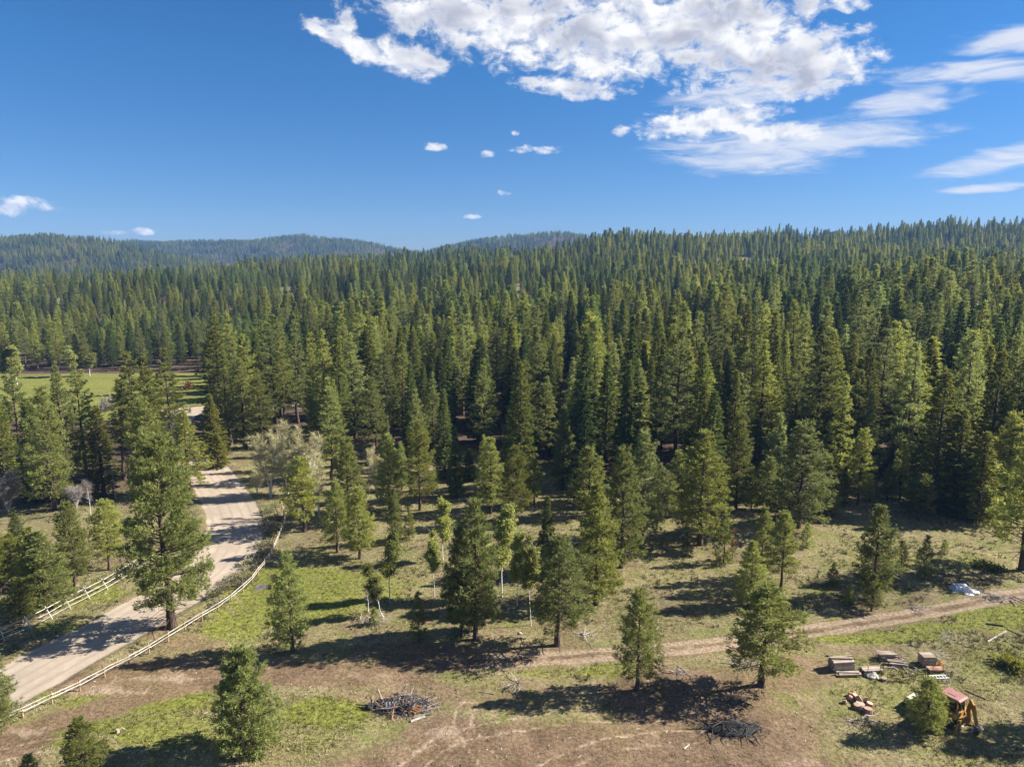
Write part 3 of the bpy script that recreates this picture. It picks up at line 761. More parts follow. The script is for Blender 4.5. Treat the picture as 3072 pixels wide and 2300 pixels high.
def make_aspen(seed, H, R, leaf=0, stems=1, twig='bud', bark='birch', fine=1.0, rad=None):
    """white-stemmed broadleaf: ascending limbs, fine twigs, leaf = number of leaves"""
    r = np.random.default_rng(seed)
    tv, tf, n = [], [], 0; TW, TD, TS = [], [], []
    def put(pts, rad, sides):
        nonlocal n
        v, f = tube(pts, rad, sides); tv.append(v); tf.append(f + n); n += len(v)
    for sidx in range(stems):
        h = H * r.uniform(0.75, 1.0) if sidx else H
        lean = np.array([math.cos(sidx * 2.4 + seed), math.sin(sidx * 2.4 + seed)]) * (0.16 * h if stems > 1 else 0.03 * h)
        z = np.linspace(0, 1, 8); w = np.cumsum(r.normal(size=(8, 2)) * 0.007 * h, 0); w -= w[0]
        pts = np.c_[w + lean * (z ** 1.3)[:, None], z * h]
        r0 = rad or 0.007 * h + 0.03
        put(pts, r0 * (1 - 0.93 * z), 6)
        for b in range(int(16 * fine)):
            t = r.uniform(0.24, 0.95); p0 = np.array([np.interp(t, z, pts[:, i]) for i in range(3)])
            a = r.uniform(0, 6.28); L = R * (1.15 - 0.75 * t) * r.uniform(0.7, 1.2); e = math.radians(r.uniform(48, 74))
            dirv = np.array([math.cos(a) * math.cos(e), math.sin(a) * math.cos(e), math.sin(e)])
            s = np.linspace(0, 1, 4); bp = p0 + dirv * (L * s)[:, None] + np.array([0, 0, 0.25]) * (L * s ** 2)[:, None] + r.normal(size=(4, 3)) * 0.03 * L
            put(bp, r0 * 0.48 * (1 - t * 0.6) * np.array([1, 0.7, 0.45, 0.15]), 4)
            for c in range(int(5 * fine) + 1):
                q = r.uniform(0.25, 1.0); p1 = np.array([np.interp(q, s, bp[:, i]) for i in range(3)])
                d2 = unit(dirv + r.normal(size=3) * 0.55 + np.array([0, 0, 0.25])); L2 = L * r.uniform(0.25, 0.5)
                put(np.array([p1, p1 + d2 * L2 * 0.5 + r.normal(size=3) * 0.03, p1 + d2 * L2]), np.array([0.014, 0.010, 0.004]), 3)
                m = 7; qq = r.uniform(0.15, 1.0, m)[:, None]
                TW.append(p1 + d2 * L2 * qq); TD.append(np.tile(d2, (m, 1))); TS.append(np.full(m, 0.38 if leaf > 1000 else 0.62))
    P, D, S = np.concatenate(TW), np.concatenate(TD), np.concatenate(TS)
    nn = len(P); k = 3
    P2 = np.repeat(P, k, 0); d = unit(np.repeat(D, k, 0) + r.normal(size=(nn * k, 3)) * 0.55 + np.array([0, 0, 0.2]))
    L = (np.repeat(S, k) * r.uniform(0.6, 1.4, nn * k))[:, None]; sd = unit(np.cross(d, r.normal(size=(nn * k, 3)))) * (0.010 if leaf < 1000 else 0.016)
    v = np.stack([P2 - sd, P2 + sd, P2 + d * L], 1).reshape(-1, 3); f = np.arange(len(v)).reshape(-1, 3)
    if leaf:
        idx = r.integers(0, len(P2), leaf); q = P2[idx] + d[idx] * L[idx] * r.uniform(0, 1.1, (leaf, 1)) + r.normal(size=(leaf, 3)) * 0.16
        dl = unit(r.normal(size=(leaf, 3))); sl = unit(np.cross(dl, r.normal(size=(leaf, 3)))); z_ = r.uniform(0.06, 0.12, (leaf, 1))
        lv = np.stack([q - dl * z_, q + sl * z_ * 0.8, q + dl * z_, q - sl * z_ * 0.8], 1).reshape(-1, 3)
        lf = np.arange(len(lv)).reshape(-1, 4) + len(v)
        allv_ = np.concatenate([v, lv]); fm = np.r_[np.zeros(len(f), int), np.ones(len(lf), int)]
        me = mk_mesh('aspen_crown', allv_, [f, lf], [M[twig], M['leaf']], False, {'tint': r.random(len(allv_))}, fm)
    else:
        me = mk_mesh('aspen_crown', v, f, M[twig], False, {'tint': r.random(len(v))})
    return dict(H=H, R=R, trunk=mk_mesh('aspen_trunk', np.concatenate(tv), np.concatenate(tf), M[bark], True), crown=me)

def make_shrub(seed, H, R, n, mat, size=0.16, k=4):
    r = np.random.default_rng(seed)
    P = unit(r.normal(size=(n, 3))) * (r.random((n, 1)) ** 0.4); P[:, 2] = np.abs(P[:, 2])
    P = P * np.array([R, R, H]) * (1 + 0.25 * np.sin(P[:, :1] * 9 + seed)); D = unit(P / np.array([R, R, H]) + 0.01)
    v, f, t = blades(r, P, D, np.full(n, size), k, 0.6, 0.3, 0.22)
    mb = MB()
    for i in range(6):
        a = i * 1.05 + seed; mb.tube([(0, 0, -0.05), (math.cos(a) * R * 0.3, math.sin(a) * R * 0.3, H * 0.4), (math.cos(a) * R * 0.6, math.sin(a) * R * 0.6, H * 0.75)], [0.03, 0.02, 0.008], 3)
    return dict(H=H, R=R, trunk=mb.mesh('shrub_stems', M['deadwood']), crown=mk_mesh('shrub_crown', v, f, mat, False, {'tint': t}))

PR = {}
PR['hero'] = [make_pine(101, 23.0, 6.0, 0.20, 0.38, 2.4, 0.10, 0.52, 0.50, 8, 10, True, 44, 0.08, -26)]
PR['med'] = [make_pine(110 + i, 12.0, 2.9, cb, 0.31, 1.45, gp_, None, tp_, 7, 7, True, 6, lp) for i, (cb, gp_, tp_, lp) in
             enumerate([(0.16, 0.05, 0.55, 0.1), (0.20, 0.10, 0.6, 0.15), (0.10, 0.05, 0.66, 0.05), (0.24, 0.16, 0.5, 0.2), (0.14, 0.08, 0.6, 0.12)])]
PR['round'] = [make_pine(131, 9.0, 3.2, 0.02, 0.30, 2.1, 0.03, None, 0.50, 8, 7, True, 0, 0.15)]
PR['tall'] = [make_pine(140 + i, 25.0, 3.6, cb, 0.42, 1.0, gp_, 0.36, tp_, 7, 7, True, 6, lp) for i, (cb, gp_, tp_, lp) in
              enumerate([(0.20, 0.06, 0.78, 0.1), (0.30, 0.12, 0.68, 0.15), (0.14, 0.08, 0.85, 0.1), (0.38, 0.15, 0.6, 0.2), (0.24, 0.2, 0.72, 0.15)])]
PR['full'] = [make_pine(150 + i, 18.0, 4.0, cb, 0.37, 1.35, gp_, 0.30, tp_, 7, 8, True, 10, lp) for i, (cb, gp_, tp_, lp) in enumerate([(0.12, 0.06, 0.56, 0.1), (0.20, 0.10, 0.50, 0.18), (0.15, 0.08, 0.62, 0.12)])]
PR['sap'] = [make_pine(160 + i, 4.5, 1.0, 0.08, 0.28, 1.0, 0.12, 0.06, 0.8, 6, 5, True, 0) for i in range(3)]
PR['fir'] = [make_fir(170 + i, 23.0, R, cb, 0.36, 0.95, tp_) for i, (R, cb, tp_) in enumerate([(3.3, 0.05, 0.85), (2.8, 0.10, 0.95), (3.7, 0.04, 0.75), (3.0, 0.08, 0.7)])]
PR['firsap'] = [make_fir(180 + i, 9.0, 1.7, 0.05, 0.28, 1.3, 0.85) for i in range(2)]
PR['bare'] = [make_aspen(190 + i, 11.0, 2.6, 0, 3 if i != 1 else 2, 'bud', 'birch', 1.5) for i in range(3)]
PR['green'] = [make_aspen(200 + i, 11.0, 1.7, 9000, 1, 'bud', 'birch', 1.6, 0.075) for i in range(3)]
PR['grey'] = [make_aspen(210, 4.0, 2.0, 0, 6, 'greytwig', 'greywood', 0.9, 0.06), make_aspen(211, 6.0, 1.1, 0, 1, 'greytwig', 'birch', 0.7, 0.07)]
PR['snag'] = [make_aspen(215, 8.0, 0.9, 0, 1, 'redtwig', 'bark', 0.8, 0.08)]
PR['sage'] = [make_shrub(220 + i, 0.75, 0.9, 190, M['sage'], 0.20) for i in range(2)]
PR['bush'] = [make_shrub(228, 0.8, 1.0, 260, M['fir'], 0.24, 5)]
PR['willow'] = [make_shrub(225, 1.7, 1.5, 330, M['redtwig'], 0.30, 4), make_shrub(226, 2.2, 2.0, 420, M['greytwig'], 0.34, 4)]

KINDS = {'pine': ('pine_tree', 'pine tree'), 'fir': ('fir_tree', 'fir tree'), 'aspen': ('aspen_tree', 'aspen tree'), 'snag': ('dead_tree', 'dead tree'), 'shrub': ('shrub', 'shrub'), 'sage': ('sagebrush', 'shrub')}
PKIND = {'hero': 'pine', 'med': 'pine', 'round': 'pine', 'tall': 'pine', 'full': 'pine', 'sap': 'pine', 'fir': 'fir', 'firsap': 'fir', 'bare': 'aspen', 'green': 'aspen', 'grey': 'shrub', 'snag': 'snag', 'sage': 'sage', 'willow': 'shrub', 'bush': 'shrub'}
TREE_SPOTS = []                                   # x, y, radius of every individual, for spacing
def place_tree(pk, idx, x, y, H, R, label, group=None, rot=None, lean=0.0, name=None):
    p = PR[pk][idx % len(PR[pk])]
    nm, cat = KINDS[PKIND[pk]]
    root = bpy.data.objects.new(name or nm, None); root.empty_display_size = 0.3
    root.location = (x, y, gz(x, y) - 0.06)
    sxy = R / p['R']; sz = H / p['H']
    root.scale = (sxy, sxy, sz)
    root.rotation_euler = (0, lean, random.uniform(0, 6.28) if rot is None else rot)
    link(root); tag(root, label, cat, group)
    mobj('trunk' if PKIND[pk] not in ('sage', 'shrub') else 'stems', p['trunk'], root)
    mobj('crown', p['crown'], root)
    TREE_SPOTS.append((x, y, R))
    return root

# ------------------------------------------------------------------ trees that stand out one by one (photograph: base x, base y, top y, crown width)
TREES = [
 ('hero', 0, 517, 1882, 1300, 262, 'huge old pine with gnarled dark lower limbs standing between gravel road and rail fence'),
 ('tall', 2, 568, 1478, 1228, 118, 'broad pine leaning over the gravel road bend, right behind the huge old pine'),
 ('tall', 0, 452, 1490, 1190, 110, 'dark pine hidden to mid height behind the crown of the huge old pine'),
 ('tall', 1, 520, 1405, 1045, 96, 'tall pine with open crown rising before the green meadow, left of the road'),
 ('tall', 4, 262, 1440, 1062, 86, 'slim tall pine with bare lower trunk in front of the meadow'),
 ('tall', 3, 373, 1440, 1140, 90, 'greyish thin-crowned pine between meadow and huge old pine'),
 ('tall', 2, 205, 1455, 1082, 100, 'full pine before the left end of the meadow, second from slim bare-trunked pine'),
 ('tall', 0, 164, 1528, 1158, 118, 'wide dark pine with long visible trunk above the young roadside pines'),
 ('tall', 1, 420, 1432, 1055, 112, 'tall dense pine behind the left shoulder of the huge old pine'),
 ('tall', 0, 466, 1425, 1068, 96, 'tall pine close right of the dense one behind the huge old pine'),
 ('fir', 0, 112, 1505, 1190, 92, 'dark fir in the shade left of the wide dark pine'),
 ('fir', 3, 312, 1488, 1215, 84, 'dark fir in the shade above the slim white birches'),
 ('fir', 1, 640, 1372, 1180, 84, 'dark fir where the gravel road vanishes behind the huge old pine'),
 ('firsap', 0, 655, 1400, 1300, 60, 'small dark fir at the road bend below the taller fir'),
 ('fir', 2, 18, 1490, 1150, 110, 'dark fir cut by the left edge of the picture above the grey bush'),
 ('tall', 4, 70, 1440, 1082, 92, 'pine with forked thin top at far left before the meadow'),
 ('tall', 0, 692, 1335, 1052, 96, 'pine at the forest edge just right of the road gap to the meadow'),
 ('tall', 2, 735, 1345, 1072, 92, 'bright-crowned pine second from the road gap at the forest edge'),
 ('tall', 1, 788, 1350, 1105, 84, 'pine above the bare white aspens at the forest edge'),
 ('med', 0, 227, 1756, 1508, 98, 'young pine with bright top rising behind the buck fence, second left of the huge pine'),
 ('med', 3, 329, 1708, 1503, 100, 'young pine standing alone on brown soil left beside the huge old pine'),
 ('med', 2, 142, 1828, 1597, 155, 'bushiest young pine behind the buck fence at left'),
 ('med', 4, 112, 1826, 1582, 96, 'young pine half hidden behind the bushiest one by the buck fence'),
 ('med', 1, 68, 1868, 1732, 80, 'small dark young pine at the end of the clump, closest to the buck fence'),
 ('med', 0, 38, 1752, 1600, 88, 'yellowish young pine near the left edge above the small dark one'),
 ('med', 3, 2, 1780, 1580, 80, 'young pine cut in half by the left edge above the fence'),
 ('med', 2, 64, 1700, 1540, 66, 'little dark pine at the back of the young clump at left'),
 ('med', 2, -22, 2190, 1915, 150, 'bright pine cut by the left edge below the gravel road'),
 ('med', 0, 252, 2335, 2155, 112, 'pine top poking up from the bottom edge in the grass at lower left'),
 ('sap', 0, 92, 2345, 2262, 70, 'tiny pine tip at the bottom edge beside a larger pine top'),
 ('round', 0, 735, 2245, 1952, 205, 'dense round bushy pine with foliage to the ground in lower left foreground'),
 ('med', 4, 877, 1953, 1655, 118, 'slender upright pine standing alone on the lawn right of the rail fence'),
 ('med', 3, 914, 1594, 1371, 100, 'dark open-branched pine in front of the bare white aspens'),
 ('med', 1, 1013, 1656, 1443, 86, 'left pine of the pair at the upper lawn edge'),
 ('med', 0, 1080, 1675, 1462, 88, 'right pine of the pair at the upper lawn edge, with full skirt'),
 ('tall', 0, 1049, 1566, 1312, 100, 'taller pine rising behind the pair at the upper lawn edge'),
 ('tall', 2, 1170, 1530, 1302, 84, 'narrow pine behind the lawn, left of the lone straight one'),
 ('med', 2, 1187, 1627, 1467, 50, 'narrow young pine in front of another narrow pine behind the lawn'),
 ('tall', 1, 1260, 1530, 1260, 92, 'lone straight pine with clear trunk foot on brown ground above the lawn'),
 ('sap', 1, 1228, 1617, 1520, 36, 'small sapling pine below the lone straight pine'),
 ('fir', 1, 1368, 1492, 1279, 54, 'thin columnar fir at the shaded forest edge, centre left'),
 ('firsap', 0, 1408, 1440, 1345, 44, 'small fir beside the thin columnar one at the forest edge'),
 ('tall', 2, 1427, 1918, 1498, 160, 'largest pine of the central clump, tall with twin dark stems below'),
 ('med', 0, 1385, 1908, 1575, 108, 'dark pine on the shaded left flank of the central clump'),
 ('med', 3, 1673, 1934, 1607, 178, 'wide pine with clear pinkish trunk at the right of the central clump'),
 ('sap', 2, 1257, 1926, 1777, 56, 'thin dark sapling standing left of the central clump'),
 ('sap', 0, 1124, 1873, 1822, 34, 'tiny pine seedling beside the leaning white aspen'),
 ('firsap', 1, 1640, 1730, 1488, 58, 'slim pointed young fir behind the wide pine of the central clump'),
 ('med', 2, 1789, 1812, 1457, 148, 'broad grey-green pine right of the central clump'),
 ('tall', 3, 1864, 1702, 1338, 128, 'tall pine with long bare trunk showing, centre right of the clearing'),
 ('tall', 0, 1926, 1618, 1292, 118, 'full pine directly behind the bare-trunked one, centre right'),
 ('tall', 2, 1472, 1540, 1312, 92, 'left tree of the dark-trunked pine trio above the central clump'),
 ('tall', 1, 1541, 1572, 1337, 90, 'middle tree of the dark-trunked pine trio above the central clump'),
 ('med', 3, 1602, 1512, 1377, 60, 'right and smallest tree of the dark-trunked pine trio'),
 ('med', 0, 1765, 1545, 1340, 112, 'pine with wide dark skirt on the brown slope behind the broad grey-green pine'),
 ('med', 4, 1700, 1432, 1280, 66, 'small pine standing alone in the dark gap of the forest edge, centre'),
 ('med', 1, 1912, 2068, 1768, 134, 'solitary pine beside the dirt track in the centre foreground, trunk bare below'),
 ('med', 3, 2285, 2056, 1748, 208, 'spreading pine with a low branch reaching right, foreground beside the dirt track'),
 ('med', 2, 2248, 1815, 1626, 108, 'pointed pine rising just behind the spreading foreground pine'),
 ('med', 0, 2282, 1735, 1522, 66, 'narrow pine behind the pointed one on the clearing slope'),
 ('med', 3, 2342, 1765, 1537, 92, 'thin grey see-through pine on the clearing slope'),
 ('sap', 1, 2171, 1688, 1546, 58, 'sapling pine beside the reddish dead stem'),
 ('tall', 2, 2100, 1634, 1292, 165, 'very broad pale pine at the head of the clearing'),
 ('tall', 0, 2393, 1582, 1262, 165, 'dense broad pine casting the wide shadow on the clearing, right of centre'),
 ('tall', 1, 2574, 1514, 1288, 84, 'pine with slim trunk and small saplings on both sides at forest edge'),
 ('sap', 0, 2528, 1513, 1406, 42, 'sapling left of the slim-trunked pine at forest edge'),
 ('sap', 2, 2607, 1504, 1425, 32, 'sapling right of the slim-trunked pine at forest edge'),
 ('med', 4, 2618, 1795, 1515, 122, 'tall pine above the dirt track with a smaller pine at its foot'),
 ('med', 1, 2614, 1832, 1722, 64, 'smaller pine at the foot of the tall one above the dirt track'),
 ('sap', 1, 2499, 1757, 1686, 34, 'tiny sapling alone on the grassy slope between grey pine and track'),
 ('sap', 2, 2547, 1814, 1754, 40, 'low bushy sapling left of the small pine above the track'),
 ('sap', 0, 2702, 1704, 1622, 42, 'sapling pine on the pale grass strip at right'),
 ('sap', 1, 2774, 1731, 1609, 52, 'dark sapling pine with bare stem beside the pale grass strip'),
 ('sap', 2, 2832, 1660, 1618, 26, 'yellowish seedling pine on the slope at right'),
 ('tall', 4, 3066, 1710, 1258, 185, 'great pine cut by the right edge with its trunk on the brushy bank'),
 ('med', 0, 2779, 2198, 2034, 112, 'small bushy pine standing in front of the backhoe'),
 ('tall', 3, 2207, 1528, 1236, 94, 'pine with thick dark trunk in the shade right of the very broad pale pine'),
 ('sap', 0, 2253, 1528, 1411, 50, 'shaded sapling beside the thick dark trunk at forest edge'),
 ('med', 2, 2699, 1495, 1318, 62, 'young blue-grey pine at the forest edge, right'),
 ('fir', 0, 2861, 1538, 1222, 124, 'full dark fir at the forest edge on the right'),
 ('fir', 2, 2792, 1530, 1111, 142, 'tallest broad fir of the right forest edge'),
 ('tall', 0, 3010, 1535, 1235, 118, 'pine at the forest edge close to the right picture border'),
 ('med', 0, 2660, 1880 - 380, 1395, 44, 'small pine between blue-grey young pine and slim trunk at forest edge'),
 ('bare', 0, 812, 1492, 1289, 118, 'bare white aspen with several stems, first of the pale cluster by the road'),
 ('bare', 1, 863, 1490, 1298, 96, 'bare white aspen in the middle of the pale cluster'),
 ('bare', 2, 928, 1482, 1306, 112, 'bare buff-crowned aspen at the back of the pale cluster'),
 ('bare', 1, 958, 1547, 1371, 66, 'thin bare aspen right of the pale cluster, by the dark open pine'),
 ('bare', 0, 772, 1484, 1409, 56, 'low bare aspen bush at the road verge beside the pale cluster'),
 ('bare', 2, 1132, 1503, 1342, 66, 'bare aspen half behind a narrow pine, above the lawn'),
 ('bare', 1, 1100, 1500, 1440, 44, 'small crooked bare aspen in shade above the lawn'),
 ('bare', 0, 1300, 1490, 1400, 46, 'small bare aspen right of the lone straight pine'),
 ('green', 0, 1169, 1802, 1594, 66, 'leafing yellow-green aspen with white and dark stem alone on the lawn'),
 ('green', 1, 1329, 1680, 1503, 62, 'bright lime aspen behind the left flank of the central clump'),
 ('green', 2, 1303, 1788, 1586, 58, 'lime aspen with dark stem left of the central clump'),
 ('green', 0, 1505, 1790, 1525, 92, 'yellow-green aspen behind the largest pine of the central clump'),
 ('green', 1, 1553, 1818, 1607, 66, 'yellow-green aspen with twin stems in the middle of the central clump'),
 ('green', 2, 1592, 1876, 1598, 66, 'white-stemmed aspen left beside the wide pine of the central clump'),
 ('green', 2, 1446, 1880, 1600, 50, 'thin aspen inside the central clump between the dark pine stems'),
 ('med', 1, 1985, 1560, 1400, 92, 'mid-size pine between the bare-trunked pine and the very broad pale pine'),
 ('med', 4, 2030, 1530, 1352, 86, 'pine in shade left of the very broad pale pine, at forest edge'),
 ('med', 0, 2300, 1535, 1372, 84, 'mid-size pine left beside the dense broad pine at forest edge'),
 ('med', 2, 2475, 1545, 1398, 80, 'mid-size pine right beside the dense broad pine'),
 ('med', 3, 2755, 1560, 1420, 74, 'open mid-size pine below the tallest broad fir'),
 ('fir', 0, 2930, 1560, 1290, 112, 'dark fir right of the full dark fir at the forest edge'),
 ('sap', 0, 2420, 1640, 1570, 40, 'sapling in the wide shadow below the dense broad pine'),
 ('sap', 2, 2060, 1660, 1596, 38, 'sapling left of the trunk of the very broad pale pine'),
 ('snag', 0, 2196, 1688, 1575, 22, 'reddish dead stem on the clearing beside a sapling'),
 ('grey', 1, 273, 1544, 1440, 34, 'slim bare white birch standing in deep shade behind the young pines'),
 ('grey', 1, 347, 1494, 1400, 30, 'slim bare white birch in shade left of the huge old pine'),
 ('grey', 0, 28, 1540, 1440, 105, 'grey leafless bush at the left edge in the shade'),
 ('grey', 0, 230, 1525, 1468, 60, 'low grey leafless bush beside the slim white birch'),
 ('green', 0, 20, 1160, 1045, 46, 'lime aspen at the meadow far edge by the left border'),
 ('green', 1, 52, 1160, 1042, 48, 'lime aspen second from left border at the meadow far edge'),
 ('green', 2, 212, 1130, 1036, 46, 'lime aspen behind the meadow above the full pine'),
 ('green', 0, 270, 1128, 1060, 40, 'lime aspen behind the meadow above the slim bare-trunked pine'),
 ('green', 1, 615, 1128, 1026, 42, 'lone bright lime aspen at the right end of the meadow far edge'),
 ('willow', 0, 565, 1168, 1143, 26, 'reddish round bush alone on the green meadow'),
 ('willow', 1, 318, 1232, 1192, 42, 'dark grey bush on the near side of the meadow'),
 ('med', 0, 3330, 2190, 1850, 215, 'foreground pine beyond the right picture border, known by its shadow'),
]
for (pk, idx, bx, by, ty, w, label) in TREES:
    p = gp(bx, by)
    H = max(0.6, top_height(p, ty)); d = project(p.x, p.y, p.z + H * 0.4)[2]
    R = w / 2 * d / FPX * (1.22 if pk == 'full' else 1.3 if pk in ('tall', 'fir') else (1.1 if pk in ('hero', 'round') else 1.24))
    if pk == 'tall' and by > 1480: pk = 'full'
    lean = 0.0
    place_tree(pk, idx, p.x, p.y, H, R, label, name='birch_tree' if 'birch' in label else None)
# the white aspen that leans across the lawn
p = gp(1151, 1851); H = top_height(p, 1692)
o = place_tree('green', 1, p.x, p.y, H, 1.5, 'leaning white aspen with sparse yellow leaves on the lawn', rot=0.0); o.rotation_euler = (0.0, -0.30, 0.0)
p = gp(1106, 1836); place_tree('grey', 1, p.x, p.y, top_height(p, 1752), 1.0, 'spindly bare white aspen left beside the leaning one', name='aspen_tree')

# ------------------------------------------------------------------ sagebrush
SAGE = [(640, 1790), (668, 1772), (690, 1748), (712, 1728), (735, 1742), (742, 1712), (752, 1694), (770, 1706), (785, 1672), (790, 1640), (808, 1652), (812, 1600), (800, 1580), (822, 1560), (800, 1540), (655, 1812), (722, 1760)]
ORDS = 'first second third fourth fifth sixth seventh eighth ninth tenth eleventh twelfth thirteenth fourteenth fifteenth sixteenth seventeenth'.split()
for i, (bx, by) in enumerate(sorted(SAGE, key=lambda q: -q[1])):
    p = gp(bx, by); place_tree('sage', i, p.x, p.y, random.uniform(0.55, 0.95), random.uniform(0.8, 1.35), f'{ORDS[i]} sagebrush from below on the verge between gravel road and rail fence', 'sagebrush beside the road fence')
for (bx_, by_, l_) in ((3045, 2008, 'dark green low bush at the right edge behind the backhoe'), (3020, 1990, 'smaller dark green bush left of another at the right edge'), (2945, 1700, 'low dark bush on the brushy bank left of the great right-edge pine'), (2990, 1712, 'low dark bush at the shaded foot of the great right-edge pine')):
    p = gp(bx_, by_); place_tree('bush', 0, p.x, p.y, random.uniform(0.6, 0.95), random.uniform(0.8, 1.3), l_)
p = gp(248, 1772); place_tree('sage', 0, p.x, p.y, 0.8, 1.3, 'dry grey bush behind the buck fence')

# ------------------------------------------------------------------ forest: candidates, then the ones that show largest become individuals
def candidates():
    out = []
    r = np.random.default_rng(55)
    def band(y0, y1, s, u0, u1):
        ys = np.arange(y0, y1, s)
        res = []
        for yy in ys:
            xs = np.arange(u0 * yy, u1 * yy, s)
            q = np.c_[xs, np.full(len(xs), yy)] + r.uniform(-0.46, 0.46, (len(xs), 2)) * s
            res.append(q)
        return np.concatenate(res)
    a = band(112, 320, 6.3, -0.84, 0.84)
    b = band(320, 520, 7.0, -0.84, 0.84)
    c = band(520, 1230, 8.8, -0.84, 0.84)
    d1 = band(1230, 1720, 7.6, -0.84, -0.36)
    d2 = band(2020, 2500, 8.5, -0.80, -0.02)
    d3 = band(1900, 2350, 10.0, -0.16, 0.24)
    d4 = band(2250, 2750, 11.0, 0.50, 0.86)
    d5 = band(1230, 1500, 9.0, 0.05, 0.86)
    return np.concatenate([a, b, c, d1, d2, d3, d4, d5])
Q = candidates()
qz = terrain(Q[:, 0], Q[:, 1])
qpx, qpy, qd = project(Q[:, 0], Q[:, 1], qz)
r_ = np.random.default_rng(77)
near = Q[:, 1] < 320
edge = np.interp(qpx, EDGE_X, EDGE_Y) - 18
fringe = (qpx > 980) & (qpy >= edge) & (qpy < edge + np.where(qpx > 1700, 95, 120)) & (r_.random(len(Q)) < 0.5)
keep = ~near | (qpy < edge) | fringe
keep &= attr_at(dR, Q[:, 0], Q[:, 1]) > 6.2
keep &= ~(near & (attr_at(dR2, Q[:, 0], Q[:, 1]) < 8))
keep &= ~(near & (qpx < 650) & (qpy > 1110) & (qpy < 1275))
keep &= ~(near & (qpx > 480) & (qpx < 618) & (qpy > 1200) & (qpy < 1420))
keep &= ~(near & (qpx < 560) & (qpy > 1275) & (r_.random(len(Q)) < 0.80))
stand = fbm(Q[:, 0] / 38, Q[:, 1] / 38, 3, 131)
keep &= r_.random(len(Q)) < np.where(near, 0.80, np.clip(0.93 - np.clip(stand - 0.54, 0, 1) * 5, 0.25, 1))
keep &= (Q[:, 1] > 1230) | (fbm(Q[:, 0] / 60, Q[:, 1] / 60, 3, 77) < 0.61) | (r_.random(len(Q)) < 0.25) | near
TS = np.array(TREE_SPOTS)
nk = np.where(keep & near)[0]
for i in nk:
    dd = np.hypot(TS[:, 0] - Q[i, 0], TS[:, 1] - Q[i, 1])
    if (dd < 1.5 + TS[:, 2] * 0.55).any(): keep[i] = False
Q = Q[keep]; qz = qz[keep]; qpx = qpx[keep]; qpy = qpy[keep]; qd = qd[keep]; near = near[keep]
nQ = len(Q)
is_fir = r_.random(nQ) < np.where(near, np.where(qpx > 1000, 0.42, 0.22), 0.45)
hsel = r_.random(nQ)
Hq = np.where(near, np.where(hsel < 0.16, r_.uniform(6, 12, nQ), r_.uniform(17, 28, nQ)), r_.uniform(13, 21, nQ))
left_far = (qpx < 900) & (Q[:, 1] > 220)
Hq = np.where(left_far, np.minimum(Hq, r_.uniform(11, 18, nQ)), Hq)
Hq = np.where(near & ~left_far & (qpx > 900) & (qpx < 1700), Hq * 0.92, Hq)
Hq = np.where(Q[:, 1] > 1230, r_.uniform(9, 19, nQ), Hq)
Hq = np.where((Q[:, 1] > 320) & (Q[:, 1] <= 1230), Hq * r_.uniform(0.62, 1.35, nQ), Hq)
Hq = np.where(near & (qpy > np.interp(qpx, EDGE_X, EDGE_Y) - 18), r_.choice([6, 9, 13, 16, 19, 21], nQ) * r_.uniform(0.85, 1.15, nQ), Hq)
Hq = np.where(near & (qpx < 640) & (qpy > 1270), r_.uniform(4, 9, nQ), Hq)
Rq = np.where(is_fir, 0.142, 0.166) * Hq * r_.uniform(0.8, 1.2, nQ) + 0.25
# which of the near ones show largest: paint them front to back on a coarse picture
W_, H_ = 512, 383
cover = np.zeros((H_, W_), bool)
vis = np.zeros(nQ)
blk = [(TS[i, 0], TS[i, 1], -1) for i in range(0)]
items = [(Q[i, 1], i, Q[i, 0], Q[i, 1], qz[i], Hq[i], Rq[i]) for i in range(nQ) if Q[i, 1] < 520]
for o in [o for o in bpy.data.objects if o.type == 'EMPTY' and o.get('category') in ('pine tree', 'fir tree')]:
    items.append((o.location.y, -1, o.location.x, o.location.y, o.location.z, o.scale.z * 14, o.scale.x * 2.8))
items.sort(key=lambda k: k[0])
for (_, i, x, y, z, H, R) in items:
    x0, yb, d = project(x, y, z + H * 0.12); _, yt, _ = project(x, y, z + H)
    w = R * FPX / d
    j0, j1 = int(max(0, yt / 6)), int(min(H_, yb / 6))
    tot = 0; free = 0
    for j in range(j0, j1):
        ww = w * (0.15 + 0.85 * (j - yt / 6) / max(1, (yb - yt) / 6)) / 6
        a, b = int(max(0, x0 / 6 - ww)), int(min(W_, x0 / 6 + ww + 1))
        if b > a:
            seg = cover[j, a:b]; free += (~seg).sum(); seg[:] = True
    if i >= 0: vis[i] = free
order = np.argsort(-vis)
n_manual = {'pine': sum(PKIND[t[0]] == 'pine' for t in TREES), 'fir': sum(PKIND[t[0]] == 'fir' for t in TREES)}
quota = {'pine': 298 - n_manual['pine'], 'fir': 240}
indiv = np.zeros(nQ, bool)
SIZE_W = lambda H: 'small' if H < 12 else ('tall' if H > 23 else 'mature')
def zone(px, py, y):
    if y > 330: return ('on hillside beyond the meadow' if px < 900 else ('on hillside above central forest' if px < 1900 else 'on wooded rise at right'))
    if px < 650: return 'beyond the green meadow' if py < 1130 else 'in shade before the meadow'
    if px < 1000: return 'in forest behind bare aspens'
    if px < 1700: return 'in forest behind central clump'
    if px < 2350: return 'in forest behind pale pine'
    return 'in forest right beyond track'
ORD = 'first second third fourth fifth sixth seventh eighth ninth tenth eleventh twelfth thirteenth fourteenth fifteenth sixteenth seventeenth eighteenth nineteenth twentieth'.split()
